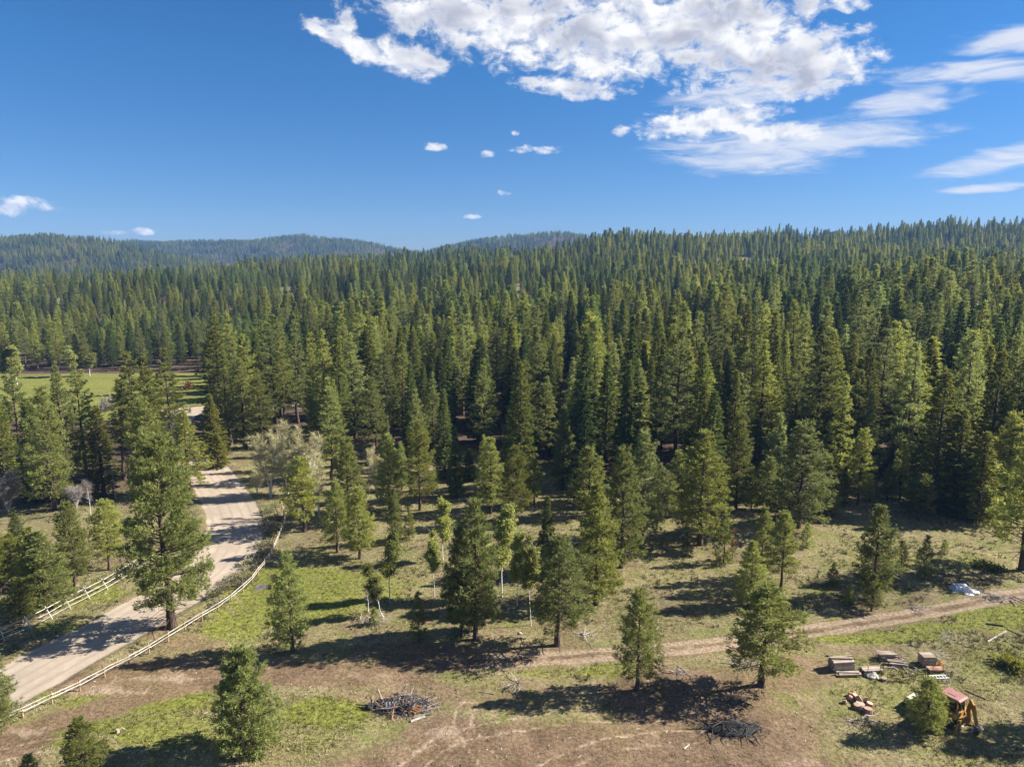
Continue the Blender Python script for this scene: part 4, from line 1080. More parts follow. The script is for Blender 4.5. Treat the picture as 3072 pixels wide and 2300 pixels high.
def ordinal(n):
    if n < 20: return ORD[n]
    tens = {2: 'twenty', 3: 'thirty', 4: 'forty', 5: 'fifty'}[(n + 1) // 10]
    return tens + '-' + ORD[(n + 1) % 10 - 1] if (n + 1) % 10 else {2: 'twentieth', 3: 'thirtieth', 4: 'fortieth', 5: 'fiftieth'}[(n + 1) // 10]
rows = {}
for i in order:
    k = 'fir' if is_fir[i] else 'pine'
    if quota[k] <= 0 or vis[i] < 14: continue
    quota[k] -= 1; indiv[i] = True
    small = Hq[i] < 12
    pk = ('firsap' if small else 'fir') if is_fir[i] else ('med' if Hq[i] < 15 else 'tall')
    depth = 'front-row' if qd[i] < 165 else ('mid-depth' if qd[i] < 235 else 'rear')
    look = {'pine': {'small': 'small bright pine', 'mature': 'olive green pine', 'tall': 'tall full pine'}, 'fir': {'small': 'small pointed fir', 'mature': 'dark conical fir', 'tall': 'tall spired fir'}}[k][SIZE_W(Hq[i])]
    x, y = Q[i]; zn = zone(qpx[i], qpy[i], y)
    o = place_tree(pk, int(r_.integers(0, 5)), x, y, Hq[i], Rq[i], 'x', 'forest ' + k + 's ' + zn)
    rows.setdefault((depth, look, zn), []).append((qpx[i], o))
for (depth, look, zn), lst in rows.items():
    lst.sort(key=lambda q: q[0])
    for n, (_, o) in enumerate(lst):
        o['label'] = f"only {depth} {look} {zn}" if len(lst) == 1 else f"{ordinal(n)} from left of the {depth} {look}s {zn}"

# ------------------------------------------------------------------ the rest of the forest: one mass
def far_proto(src, name, seed, keep_frac=1.0, grow=1.0):
    v = np.concatenate([src['tv'], src['cv']]); f3 = src['cf'] + len(src['tv']); f4 = src['tf']
    tint = np.r_[np.zeros(len(src['tv'])), src['ct']]
    me = mk_mesh(name, v / src['H'], [f4, f3], [M['bark_dark'], M['far_wood']], False, {'tint': tint}, np.r_[np.zeros(len(f4), int), np.ones(len(f3), int)])
    return bpy.data.objects.new(name, me)      # geometry source only, never placed in the scene itself
fsrc = [make_pine(300, 16, 2.6, 0.16, 0.56, 0.8, 0.06, 0.22, 0.85, 5, 5, False), make_pine(301, 16, 2.4, 0.28, 0.56, 0.8, 0.10, 0.22, 0.75, 5, 5, False, 0, 0.15),
        make_fir(302, 16, 2.3, 0.06, 0.5, 0.8, 0.9, 4), make_fir(303, 16, 1.9, 0.08, 0.5, 0.8, 1.0, 4), make_pine(304, 16, 2.0, 0.12, 0.52, 0.8, 0.12, 0.22, 0.95, 5, 5, False, 0, 0.2)]
fobj = [far_proto(s, 'distant_tree', i) for i, s in enumerate(fsrc)]
rest = np.where(~indiv)[0]
pts = np.c_[Q[rest], qz[rest] - 0.1]
fm = bpy.data.meshes.new('forest'); fm.vertices.add(len(pts)); fm.vertices.foreach_set('co', pts.astype(np.float32).ravel())
def fattr(name, typ, vals, key='value'):
    a = fm.attributes.new(name, typ, 'POINT'); a.data.foreach_set(key, np.asarray(vals).ravel())
asp = r_.uniform(0.95, 1.55, len(rest))
fattr('size', 'FLOAT_VECTOR', np.c_[Hq[rest] * asp, Hq[rest] * asp, Hq[rest]].astype(np.float32), 'vector')
fattr('turn', 'FLOAT', r_.uniform(0, 6.28, len(rest)).astype(np.float32))
fattr('which', 'INT', np.where(is_fir[rest], r_.integers(2, 4, len(rest)), np.array([0, 1, 4])[r_.integers(0, 3, len(rest))]).astype(np.int32))
fo = tag(mobj('forest', fm), 'dense mixed conifer forest covering the slopes and far hills', 'forest', kind='stuff')
g = bpy.data.node_groups.new('forest', 'GeometryNodeTree')
g.interface.new_socket('Geometry', in_out='INPUT', socket_type='NodeSocketGeometry'); g.interface.new_socket('Geometry', in_out='OUTPUT', socket_type='NodeSocketGeometry')
gi, go = g.nodes.new('NodeGroupInput'), g.nodes.new('NodeGroupOutput')
jg = g.nodes.new('GeometryNodeJoinGeometry')
prev = None
for k in range(len(fobj)):
    ip = g.nodes.new('GeometryNodeInstanceOnPoints')
    oi = g.nodes.new('GeometryNodeObjectInfo'); oi.inputs['Object'].default_value = fobj[k]
    nw = g.nodes.new('GeometryNodeInputNamedAttribute'); nw.data_type = 'INT'; nw.inputs['Name'].default_value = 'which'
    cmp_ = g.nodes.new('FunctionNodeCompare'); cmp_.data_type = 'INT'; cmp_.operation = 'EQUAL'; cmp_.inputs[3].default_value = k
    g.links.new(nw.outputs['Attribute'], cmp_.inputs[2]); g.links.new(cmp_.outputs[0], ip.inputs['Selection'])
    ns = g.nodes.new('GeometryNodeInputNamedAttribute'); ns.data_type = 'FLOAT_VECTOR'; ns.inputs['Name'].default_value = 'size'
    nt_ = g.nodes.new('GeometryNodeInputNamedAttribute'); nt_.data_type = 'FLOAT'; nt_.inputs['Name'].default_value = 'turn'
    cx_ = g.nodes.new('ShaderNodeCombineXYZ'); g.links.new(nt_.outputs['Attribute'], cx_.inputs[2])
    g.links.new(gi.outputs[0], ip.inputs['Points']); g.links.new(oi.outputs['Geometry'], ip.inputs['Instance'])
    g.links.new(cx_.outputs[0], ip.inputs['Rotation']); g.links.new(ns.outputs['Attribute'], ip.inputs['Scale'])
    g.links.new(ip.outputs[0], jg.inputs[0])
g.links.new(jg.outputs[0], go.inputs[0])
md = fo.modifiers.new('forest', 'NODES'); md.node_group = g
print('trees: individuals', int(indiv.sum()), 'mass', len(rest), 'quota left', quota)

# ------------------------------------------------------------------ rail fence on the lawn side of the road
def log_mesh(name, L, r, mat, sides=7, bend=0.02, seed=0, taper=0.8):
    rr_ = np.random.default_rng(seed); s = np.linspace(0, 1, 5)
    pts = np.c_[s * L, np.sin(s * math.pi) * bend * L, np.sin(s * 5 + seed) * bend * 0.3 * L]
    mb = MB(); mb.tube(pts, r * (1 - (1 - taper) * s) * rr_.uniform(0.93, 1.07, 5), sides)
    return mb.mesh(name, mat, False)
def aim(o, a, b):
    """put a mesh that runs along +x from a to b, length already right"""
    d = Vector(b) - Vector(a)
    o.location = a; o.rotation_mode = 'QUATERNION'; o.rotation_quaternion = d.to_track_quat('X', 'Z'); return o
def resample(line, step):
    d = np.r_[0, np.cumsum(np.hypot(*np.diff(line, axis=0).T))]; n = int(d[-1] / step)
    s = np.linspace(0, d[-1], n + 1); return np.c_[np.interp(s, d, line[:, 0]), np.interp(s, d, line[:, 1])]
FENCE = spline(gxy([(-130, 2232), (0, 2185), (118, 2128), (184, 2098), (244, 2068), (357, 2012), (411, 1984), (502, 1928), (609, 1861), (671, 1823), (744, 1764), (778, 1721), (812, 1672), (838, 1610), (853, 1564), (842, 1520)]), 0.6)
fp = resample(FENCE, 2.35)
fr = empty('rail_fence', (fp[0][0], fp[0][1], gz(*fp[0])), 0, 'pale two-rail wooden fence curving along the lawn side of the gravel road', 'fence')
fr_o = Vector(fr.location)
post_me = log_mesh('post', 1.5, 0.075, M['post'], 7, 0.0, 1, 0.95)
rail_me = [log_mesh('rail', 1.0, 0.045, M['rail'], 7, 0.006, 10 + i, 0.85) for i in range(4)]
for i, (x, y) in enumerate(fp):
    z = gz(x, y)
    o = mobj('post', post_me, fr); aim(o, Vector((x, y, z - 0.25)) - fr_o, Vector((x + random.uniform(-.12, .12), y + random.uniform(-.12, .12), z + random.uniform(1.12, 1.3))) - fr_o)
    if i < len(fp) - 1:
        x2, y2 = fp[i + 1]; z2 = gz(x2, y2); L = math.dist((x, y, z), (x2, y2, z2)) + 0.12
        t = np.array([x2 - x, y2 - y]); t /= np.linalg.norm(t); nrm = np.array([t[1], -t[0]]) * 0.135
        for h in (0.70, 1.02):
            o = mobj('rail', rail_me[(i + int(h * 2)) % 4], fr)
            j1, j2 = random.uniform(-.08, .06), random.uniform(-.08, .06)
            aim(o, Vector((x + nrm[0], y + nrm[1], z + h + j1 * 0.6)) - fr_o, Vector((x2 + nrm[0], y2 + nrm[1], z2 + h + j2)) - fr_o); o.scale = (L, 1, 1)
# buck and rail fence on the far side of the road
BUCK = spline(gxy([(-160, 1992), (0, 1922), (60, 1898), (115, 1872), (165, 1842), (210, 1818), (250, 1798), (295, 1775), (338, 1752), (385, 1722), (440, 1690)]), 0.6)
bp_ = resample(BUCK, 2.35)
bf = empty('buck_fence', (bp_[0][0], bp_[0][1], gz(*bp_[0])), 0, 'three-rail buck fence of crossed poles on the far side of the gravel road', 'fence')
bo = Vector(bf.location)
leg_me = log_mesh('leg', 1.75, 0.06, M['rail'], 6, 0.0, 3, 0.9)
for i, (x, y) in enumerate(bp_):
    z = gz(x, y); j = min(i, len(bp_) - 2); t = bp_[j + 1] - bp_[j]; t /= np.linalg.norm(t); n_ = np.array([t[1], -t[0]])   # n_ points to the camera side
    for s in (1, -1):
        o = mobj('leg', leg_me, bf)
        a = Vector((x + n_[0] * 0.62 * s + t[0] * 0.05 * s, y + n_[1] * 0.62 * s + t[1] * 0.05 * s, z - 0.06)); b = Vector((x - n_[0] * 0.22 * s + t[0] * 0.05 * s, y - n_[1] * 0.22 * s + t[1] * 0.05 * s, z + 1.42))
        aim(o, a - bo, b - bo)
    if i < len(bp_) - 1:
        x2, y2 = bp_[i + 1]; z2 = gz(x2, y2); L = math.dist((x, y, z), (x2, y2, z2)) + 0.16
        for k, (off, h) in enumerate(((0.02, 1.26), (0.30, 0.78), (0.55, 0.34))):
            o = mobj('rail', rail_me[(i + k) % 4], bf)
            aim(o, Vector((x + n_[0] * off, y + n_[1] * off, z + h)) - bo, Vector((x2 + n_[0] * off, y2 + n_[1] * off, z2 + h + random.uniform(-.03, .03))) - bo); o.scale = (L, 1, 1)

# ------------------------------------------------------------------ timber stacks
def stack(px, py, rz, label, cols, rows, L, w, h, mat='timber', mess=0.02, name='lumber_stack', cat='lumber', bearers=True, stakes=0, tops=0, jag=0.06):
    p = gp(px, py); root = empty(name, p, rz, label, cat, 'timber stacks beside the track')
    me = MB().box((0, 0, 0), (L, w * 0.92, h * 0.92)).mesh('beam', M[mat])
    zb = 0.0
    if bearers:
        bm_ = MB().box((0, 0, 0), (0.1, cols * w, 0.1)).mesh('bearer', M['deadwood'])
        for xx in (-L * 0.32, L * 0.32): mobj('bearer', bm_, root, (xx, 0, 0.04))
        zb = 0.09
    for j in range(rows):
        for i in range(cols):
            mobj('beam', me, root, (random.uniform(-jag, jag), (i - (cols - 1) / 2) * w + random.uniform(-mess, mess) * 0.4, zb + (j + 0.5) * h), (0, 0, random.uniform(-mess, mess)))
    for k in range(tops):
        mobj('beam', me, root, (random.uniform(-0.2, 0.2), random.uniform(-0.4, 0.4) * cols * w, zb + rows * h + h * 0.55), (0, random.uniform(-.01, .01), random.uniform(-0.16, 0.16)))
    if stakes:
        sm = MB().box((0, 0, 0.42), (0.04, 0.04, 0.95)).mesh('stake', M['steel'])
        for sx in (-0.33, 0.33):
            for sy in (-1, 1): mobj('stake', sm, root, (sx * L, sy * (cols * w / 2 + 0.035), 0))
    return root
stack(2523, 2006, 0.10, 'tallest stack of pale timbers with a few thrown askew on top', 8, 7, 2.15, 0.15, 0.14, tops=3, mess=0.035, jag=0.1)
stack(2545, 2026, 0.09, 'low layer of pale boards lying against the tallest timber stack', 5, 2, 2.2, 0.13, 0.10, tops=1, mess=0.03, jag=0.15)
stack(2613, 2012, 0.08, 'low flat pile of whitish boards between four iron stakes', 6, 2, 1.9, 0.14, 0.12, mess=0.03, stakes=1)
stack(2660, 1976, 0.02, 'loose heap of pinkish timbers left of the crossed long rails', 6, 4, 1.7, 0.15, 0.13, tops=2, mess=0.10, jag=0.16)
stack(2690, 1994, -0.05, 'slipped short timbers in front of the loose pinkish heap', 5, 2, 1.5, 0.14, 0.12, tops=2, mess=0.14, jag=0.2)
stack(2779, 1992, 0.0, 'neat square stack of planed timbers with grey flat top', 7, 7, 1.25, 0.15, 0.14, mess=0.006, jag=0.02)
stack(2806, 2012, -0.02, 'low bundle of reddish timbers staked in front of the neat square stack', 5, 2, 1.5, 0.14, 0.12, 'redwood', mess=0.015, stakes=1)
long_me = log_mesh('long_rail', 1.0, 0.06, M['greywood'], 6, 0.004, 44, 0.85)
def lone_log(px1, py1, px2, py2, label, r=0.06, mat='greywood', lift=0.06, name='fence_rail', cat='rail', group='long rails between the timber stacks', lift2=None):
    a, b = gp(px1, py1), gp(px2, py2); a.z += lift; b.z += lift if lift2 is None else lift2
    L = (b - a).length
    o = mobj(name, log_mesh(name, 1.0, r, M[mat], 6, 0.006, int(px1), 0.82)); aim(o, a, b); o.scale = (L, 1, 1)
    return tag(o, label, cat, group)
lone_log(2652, 2000, 2742, 1994, 'long pale rail lying level below the loose pinkish heap')
lone_log(2652, 2003.5, 2741, 1998.5, 'second level rail touching the long pale one below the heap', 0.055)
lone_log(2678, 1964, 2762, 2018, 'longest rail slanting down between heap and neat stack', 0.065, lift=0.18)
lone_log(2700, 1968, 2724, 2000, 'short steep rail crossing the slanting longest one', 0.05, lift=0.12)
lone_log(2721, 2006, 2758, 2022, 'thin rail end sticking out toward the white ladder', 0.045)
lone_log(2680, 2002, 2693, 2011, 'stub of rail poking down from the level pair, left one', 0.05)
lone_log(2706, 1999, 2716, 2010, 'stub of rail poking down from the level pair, right one', 0.05)
lone_log(2690, 1975, 2728, 1972, 'dark grey plank lying on the rails beside the heap', 0.07, 'deadwood', 0.22)
lone_log(2478, 1968, 2502, 1972, 'dark log end behind the tallest timber stack', 0.09, 'char')
# white ladder lying on the ground
pl = gp(2810, 2032); lad = empty('ladder', pl, 0.06, 'white wooden ladder lying flat below the neat timber stack', 'ladder')
for s in (-0.24, 0.24): MB().box((0, s, 0.07), (2.2, 0.07, 0.09)).build('stile', M['white'], lad)
for k in range(7): MB().box((-0.93 + k * 0.31, 0, 0.07), (0.06, 0.41, 0.05)).build('rung', M['white'], lad)
# yellow saw left on the low bundle
pj = gp(2803, 1992); js = empty('fuel_can', pj + Vector((0.55, -0.1, 0.0)), 0.3, 'small yellow can beside the neat timber stack', 'can')
MB().box((0, 0, 0.2), (0.32, 0.22, 0.4), taper=0.85).build('can_body', M['lampo'], js, bevel=0.03); MB().tube([(0.05, 0, 0.4), (0.05, 0, 0.5)], 0.05, 8).build('cap', M['black'], js)

# ------------------------------------------------------------------ log rounds, stones, firewood
def round_log(px, py, R, h, label, group, tilt=0.0, mat='redwood', rz=None):
    p = gp(px, py); o = empty('log_round', p + Vector((0, 0, 0.0)), random.uniform(0, 6.28) if rz is None else rz, label, 'log', group)
    o.rotation_euler = (tilt, 0, o.rotation_euler.z)
    if tilt: o.location.z += R * abs(math.sin(tilt)) * 0.7
    MB().tube([(0, 0, -0.04), (0, 0, h * 0.5), (0, 0, h - 0.01)], [R, R * 1.02, R * 0.98], 10).build('bark_ring', M[mat], o)
    MB().tube([(0, 0, h - 0.012), (0, 0, h + 0.004)], [R * 0.93, R * 0.93], 10).build('cut_face', M['roundcut'], o)
ROUNDS = ['tilted reddish log round at the back of the tumbled heap', 'steeply tipped log round in the middle back of the tumbled heap', 'log round lying on its side at the left of the tumbled heap', 'widest flat log round in the centre of the tumbled heap',
          'tall upright log round behind the front of the tumbled heap', 'leaning log round touching the widest flat one', 'tipped log round at the right back of the tumbled heap', 'flat log round at the right end of the tumbled heap',
          'big upright log round at the front of the tumbled heap', 'smallest pale log round between the halves of the tumbled heap', 'slim log round lying at the very top of the tumbled heap', 'slim log round lying left of the topmost one']
for i, (px, py, R, h, t) in enumerate([(2562, 2094, .30, .34, .3), (2572, 2106, .34, .36, .9), (2553, 2100, .24, .3, 1.2), (2579, 2118, .40, .30, .15), (2569, 2124, .30, .42, .1), (2584, 2129, .30, .3, .5), (2602, 2110, .26, .3, .8), (2607, 2118, .30, .32, .2), (2604, 2138, .38, .45, .1), (2594, 2104, .22, .25, .5), (2565, 2086, .20, .3, 1.3), (2556, 2090, .22, .35, 1.4)]):
    round_log(px, py, R, h, ROUNDS[i], 'log rounds in the tumbled heap', t)
round_log(2535, 2110, 0.2, 0.25, 'single small dark log round apart from the tumbled heap', None, 0.4)
round_log(2652, 2040, 0.27, 0.26, 'single pale sawn stump round below the whitish boards', None, 0.1, 'deadwood')
def blob_me(name, r, mat, seed, flat=0.7):
    rr_ = np.random.default_rng(seed); bm = bmesh.new(); bmesh.ops.create_icosphere(bm, subdivisions=2, radius=r)
    for v in bm.verts:
        k = 1 + 0.28 * (rr_.random() - 0.5) + 0.15 * math.sin(v.co.x * 7 / r + seed); v.co *= k; v.co.z *= flat
    me = bpy.data.meshes.new(name); bm.to_mesh(me); bm.free(); me.materials.append(mat); return me
st = [blob_me('stone', 0.28, M['stone'], i) for i in range(3)]
for i, (px, py, s) in enumerate([(2607, 2030, 1.0), (2616, 2033, 1.2), (2625, 2030, 1.1), (2621, 2022, .9), (2614, 2025, .8), (2630, 2034, .8), (2598, 2028, .7)]):
    p = gp(px, py); o = mobj('stone', st[i % 3], None, (p.x, p.y, p.z + 0.08), (0, 0, i)); o.scale = (s, s, s)
    tag(o, ['left', 'largest front', 'right', 'top right', 'top left', 'outermost right', 'outermost left'][i] + ' grey stone of the little heap before the whitish boards', 'stone', 'stones of the little heap')
p = gp(2596, 2026); o = mobj('stone', blob_me('stone', 0.3, M['char'], 9), None, (p.x, p.y, p.z + 0.06)); tag(o, 'black charred lump beside the little stone heap', 'stone')
for i, (px, py, s, l) in enumerate([(838, 1944, 1.3, 'pale flat stone near the foot of the slender lawn pine'), (2880, 2176, 1.1, 'earth-grey stone under the rear of the backhoe'), (1560, 1900, 0.8, 'small stone in the shade of the central clump')]):
    p = gp(px, py); o = mobj('stone', st[i % 3], None, (p.x, p.y, p.z + 0.06), (0, 0, i)); o.scale = (s, s * 0.8, s * 0.7); tag(o, l, 'stone')

# ------------------------------------------------------------------ brush piles
def stick_me(seed, L, r, mat, sides=4):
    rr_ = np.random.default_rng(seed); s = np.linspace(0, 1, 5)
    pts = np.c_[s * L, np.cumsum(rr_.normal(size=5)) * 0.05 * L, np.cumsum(rr_.normal(size=5)) * 0.03 * L]
    mb = MB(); mb.tube(pts, r * np.array([1, 0.9, 0.75, 0.55, 0.25]), sides)
    if L > 1.0:
        a = pts[2]; mb.tube([a, a + np.array([0.2 * L, 0.18 * L, 0.06 * L])], [r * 0.5, r * 0.15], 3)
    return mb.mesh('branch', mat)
STK = {}
for nm in ('deadwood', 'greywood', 'char', 'ash', 'redwood'):
    STK[nm] = [stick_me(i + 400, L, r, M[nm]) for i, (L, r) in enumerate([(2.4, 0.06), (1.6, 0.045), (1.1, 0.035), (1.9, 0.09), (0.8, 0.03), (3.0, 0.07)])]
def brush_pile(px, py, rx, ry, hgt, n, mats, label, name='brush_pile', cat='brush pile', twigs=0, twigmat='deadwood', seed=1, core=None, flat=0.35):
    rr_ = np.random.default_rng(seed); p = gp(px, py); root = empty(name, p, 0, label, cat)
    if core:
        bm = bmesh.new(); bmesh.ops.create_icosphere(bm, subdivisions=3, radius=1.0)
        for v in bm.verts:
            k = 1 + 0.35 * (fbm(np.array([v.co.x * 2 + seed]), np.array([v.co.y * 2 + v.co.z]), 3, seed)[0] - 0.5)
            v.co = Vector((v.co.x * rx * 0.75 * k, v.co.y * ry * 0.75 * k, v.co.z * hgt * 0.65 * k))
        me = bpy.data.meshes.new('heap'); bm.to_mesh(me); bm.free(); me.materials.append(M[core]); mobj('heap', me, root, (0, 0, 0))
    for i in range(n):
        a = rr_.uniform(0, 6.28); q = math.sqrt(rr_.random()); x, y = math.cos(a) * rx * q * 0.8, math.sin(a) * ry * q * 0.8
        m = mats[int(rr_.integers(0, len(mats)))]
        o = mobj('branch', STK[m][int(rr_.integers(0, 6))], root, (x, y, max(0.04, hgt * (1 - q * q) * rr_.uniform(0.3, 0.95))), (rr_.uniform(0, 6), rr_.normal() * flat, rr_.uniform(0, 6.28)))
        s = rr_.uniform(0.5, 0.95); o.scale = (s, s, s)
    if twigs:
        mb = MB()
        for i in range(twigs):
            a = rr_.uniform(0, 6.28); q = rr_.random() ** 0.6 * 1.15; x, y = math.cos(a) * rx * q, math.sin(a) * ry * q
            z = max(0.03, hgt * (1 - q * q) * rr_.uniform(0.2, 1.0)); d = unit(rr_.normal(size=3) * np.array([1, 1, flat * 1.3])) * rr_.uniform(0.2, 0.6)
            mb.tube([(x, y, z), tuple(np.array([x, y, max(0.02, z + d[2])]) + np.array([d[0], d[1], 0]))], [rr_.uniform(0.012, 0.028), 0.006], 3, False)
        tag(mb.build('twigs', M[twigmat], root), kind='stuff')
    return root
bpile = brush_pile(1215, 2118, 3.0, 1.7, 1.25, 110, ['deadwood', 'redwood', 'redwood', 'char', 'deadwood'], 'large slash pile of branches, tin sheets and orange boards on bare dirt', twigs=1500, seed=5, core='char')
for i, (x, y, z, L, rz, ry) in enumerate([(0.6, -0.9, .55, 1.9, -0.42, 0.16), (0.75, -0.8, .62, 1.8, -0.38, 0.18), (0.45, -1.0, .45, 1.7, -0.5, 0.15), (0.9, -0.6, .66, 1.5, -0.35, .1)]):
    MB().box((0, 0, 0), (L, 0.13, 0.04)).build('board', M['orange'], bpile, loc=(x, y, z), rot=(0.5, ry, rz))
for i, (x, y, z, rz, rx_) in enumerate([(0.4, -0.55, .78, -0.45, 0.7), (-1.0, -0.6, .62, 0.3, 0.8)]):
    prof = [(math.cos(t) * 0 + t * 0.28 - 0.7, 0.05 * math.sin(t * 6)) for t in np.linspace(0, 5, 16)]
    v = np.array([(a, s * 0.28, b) for s in (-1, 1) for (a, b) in prof]); f = np.array([(k, k + 1, 17 + k, 16 + k) for k in range(15)])
    o = mobj('sheet', mk_mesh('sheet', v, f, M['tin']), bpile, (x, y, z), (rx_, 0.1, rz)); sm = o.modifiers.new('thickness', 'SOLIDIFY'); sm.thickness = 0.012
for (x, y, z, dx, dy, dz, r) in [(-2.1, 0.2, 0.4, -0.45, 0.4, 1.0, .13), (-0.9, 0.0, .7, 0.9, 0.3, .55, .11), (-2.9, -0.1, .2, -0.15, .2, .75, .12), (-2.5, -.5, .15, .9, .3, .2, .2), (1.0, -1.75, .12, 1.5, .55, .1, .09), (2.0, -.3, .2, 1.5, .5, .2, .06), (1.6, -.9, .2, 1.7, .4, .1, .06)]:
    MB().tube([(x, y, z), (x + dx * .5, y + dy * .5, z + dz * .55), (x + dx, y + dy, z + dz)], [r, r * .85, r * .6], 7).build('log', M['deadwood'], bpile)
for k, (x, y) in enumerate([(-3.1, -0.3), (-2.6, 0.05)]): mobj('stump', blob_me('stump', 0.38, M['char'], 60 + k), bpile, (x, y, 0.22))
cp = brush_pile(2198, 2186, 2.9, 1.4, 0.65, 70, ['char', 'char', 'char', 'ash'], 'black charred burn pile of branches on the dirt in the foreground', 'burn_pile', 'burn pile', 500, 'char', 8, 'char', 0.25)
brush_pile(2200, 2098, 1.2, 0.7, 0.45, 22, ['char', 'deadwood', 'redwood'], 'small dark brush pile in the shadow of the spreading foreground pine', twigs=150, twigmat='deadwood', seed=9)
brush_pile(1542, 2068, 1.3, 0.8, 0.3, 16, ['greywood', 'greywood', 'deadwood'], 'small heap of pale dead branches right of the large slash pile', twigs=60, twigmat='greywood', seed=10, flat=.2)
brush_pile(1752, 1906, 1.0, 0.6, 0.35, 14, ['greywood', 'greywood'], 'small heap of pale split wood beside the wide clump pine', twigs=40, twigmat='greywood', seed=11, flat=.2)
brush_pile(2580, 2166, 1.4, 0.9, 0.3, 18, ['greywood', 'deadwood', 'char'], 'scattered grey dead branches below the tumbled log rounds', twigs=80, twigmat='deadwood', seed=12, flat=.15)
brush_pile(2040, 2016, 0.9, 0.5, 0.22, 12, ['greywood', 'deadwood'], 'few pale sticks between the solitary pine and the spreading pine', twigs=60, twigmat='greywood', seed=13, flat=.15)
brush_pile(1105, 1864, 1.8, 0.8, 0.25, 16, ['greywood', 'deadwood'], 'fallen pale branches around the foot of the leaning aspen', twigs=90, twigmat='greywood', seed=14, flat=.12)
brush_pile(2240, 1995, 1.6, 0.7, 0.35, 20, ['greywood', 'ash', 'deadwood'], 'tangle of pale slash behind the trunk of the spreading pine', twigs=120, twigmat='greywood', seed=15, flat=.2)
brush_pile(2745, 1822, 1.5, 0.5, 0.2, 12, ['greywood', 'greywood'], 'pale broken branches beside the far bend of the dirt track', twigs=60, twigmat='greywood', seed=16, flat=.1)
brush_pile(3000, 1795, 3.0, 1.0, 0.25, 30, ['greywood', 'deadwood', 'greywood'], 'strewn pale log debris along the dirt track at the right edge', twigs=160, twigmat='greywood', seed=17, flat=.1)
for (a, b, c, d, l, r, m) in [(2962, 1925, 3018, 1894, 'pale grey log lying in the grass at the right edge', .10, 'greywood'), (3050, 1702, 3085, 1728, 'pale fallen pole beside the great pine at right edge', .09, 'greywood'),
        (2816, 2081, 2846, 2072, 'whitish pole behind the backhoe cab', .07, 'rail'), (1440, 2076, 1482, 2082, 'thin dark branch on the dirt right of the slash pile', .05, 'deadwood'), (1232, 2165, 1275, 2150, 'pale log in front of the slash pile', .12, 'greywood'),
        (2052, 2246, 2068, 2232, 'short pale stick on the bare dirt near the bottom edge', .06, 'rail'), (1240, 1872, 1295, 1868, 'reddish fallen log left of the central clump', .12, 'redwood'), (2960, 1872, 3008, 1878, 'dark rotten log in the grass near right edge', .14, 'char'),
        (3020, 1886, 3060, 1905, 'thin grey branch in the grass at far right', .05, 'deadwood'), (2895, 2070, 2960, 2098, 'dark branch on the grass right of the backhoe', .06, 'deadwood')]:
    lone_log(a, b, c, d, l, r, m, 0.05, 'fallen_log', 'log', None)
p = gp(352, 2196); o = empty('stump', p, 0.4, 'small weathered stump with a bent stick on the lower left grass', 'stump')
MB().tube([(0, 0, -.05), (0, 0, .18), (0.02, 0, .3)], [.2, .16, .13], 8).build('stump_body', M['deadwood'], o); MB().tube([(0.1, 0, .1), (.35, .1, .32), (.6, .05, .12)], [.05, .04, .03], 5).build('stick', M['greywood'], o)

# ------------------------------------------------------------------ tarp-covered stack
p = gp(2882, 1768); o = empty('tarp_stack', p, -0.18, 'bluish white tarp over a low stack in the grass by the track, right', 'tarp')
bm = bmesh.new(); bmesh.ops.create_grid(bm, x_segments=22, y_segments=16, size=1.0)
for v in bm.verts:
    x, y = v.co.x, v.co.y; q = max(abs(x), abs(y))
    hgt = 0.55 * (1 - max(0, min(1, (q - 0.62) / 0.25)) ** 1.3)
    nz = float(fbm(np.array([x * 3 + 5]), np.array([y * 3 + 9]), 3, 3)[0]) - 0.5
    v.co = Vector((x * 1.15 + nz * 0.2, y * 0.85 + nz * 0.16, max(0.02, hgt + nz * 0.22 + 0.04 * math.sin(x * 17) * (q > 0.6))))
me = bpy.data.meshes.new('tarp'); bm.to_mesh(me); bm.free(); me.materials.append(M['tarp'])
tp = mobj('tarp', me, o); tp.modifiers.new('t', 'SOLIDIFY').thickness = 0.02
MB().box((0, 0, 0.2), (1.3, 0.95, 0.36)).build('stacked_boards', M['timber'], o)
for i, (px, py, sx, l) in enumerate([(2912, 1772, 0.9, 'crumpled white sheet slipped off the tarp stack'), (2907, 1783, 0.45, 'white scrap in the grass below the tarp stack')]):
    p = gp(px, py); bm = bmesh.new(); bmesh.ops.create_grid(bm, x_segments=10, y_segments=8, size=1.0)
    for v in bm.verts:
        nz = float(fbm(np.array([v.co.x * 2 + i * 7]), np.array([v.co.y * 2.0]), 3, 6 + i)[0]); v.co = Vector((v.co.x * sx, v.co.y * sx * 0.6, 0.03 + nz * 0.5 * sx * (1 - max(abs(v.co.x), abs(v.co.y)) * .8)))
    me = bpy.data.meshes.new('white_sheet'); bm.to_mesh(me); bm.free(); me.materials.append(M['white']); o = mobj('white_sheet', me, None, p, (0, 0, -0.5)); tag(o, l, 'sheet'); o.modifiers.new('t', 'SOLIDIFY').thickness = 0.015
# muddy puddle on the lawn
p = gp(783, 1760); a = np.linspace(0, 6.283, 40, endpoint=False); rad = 1 + 0.18 * np.sin(a * 3 + 1) + 0.08 * np.sin(a * 7)
v = np.c_[np.cos(a) * 0.95 * rad + p.x, np.sin(a) * 0.75 * rad + p.y]; v = np.c_[v, gzv(v[:, 0], v[:, 1]) + 0.012]
v = np.concatenate([v, [[p.x, p.y, p.z + 0.015]]]); f = np.array([(i, (i + 1) % 40, 40) for i in range(40)])
tag(mobj('mud_puddle', mk_mesh('mud_puddle', v, f, M['puddle'], True)), kind='structure')
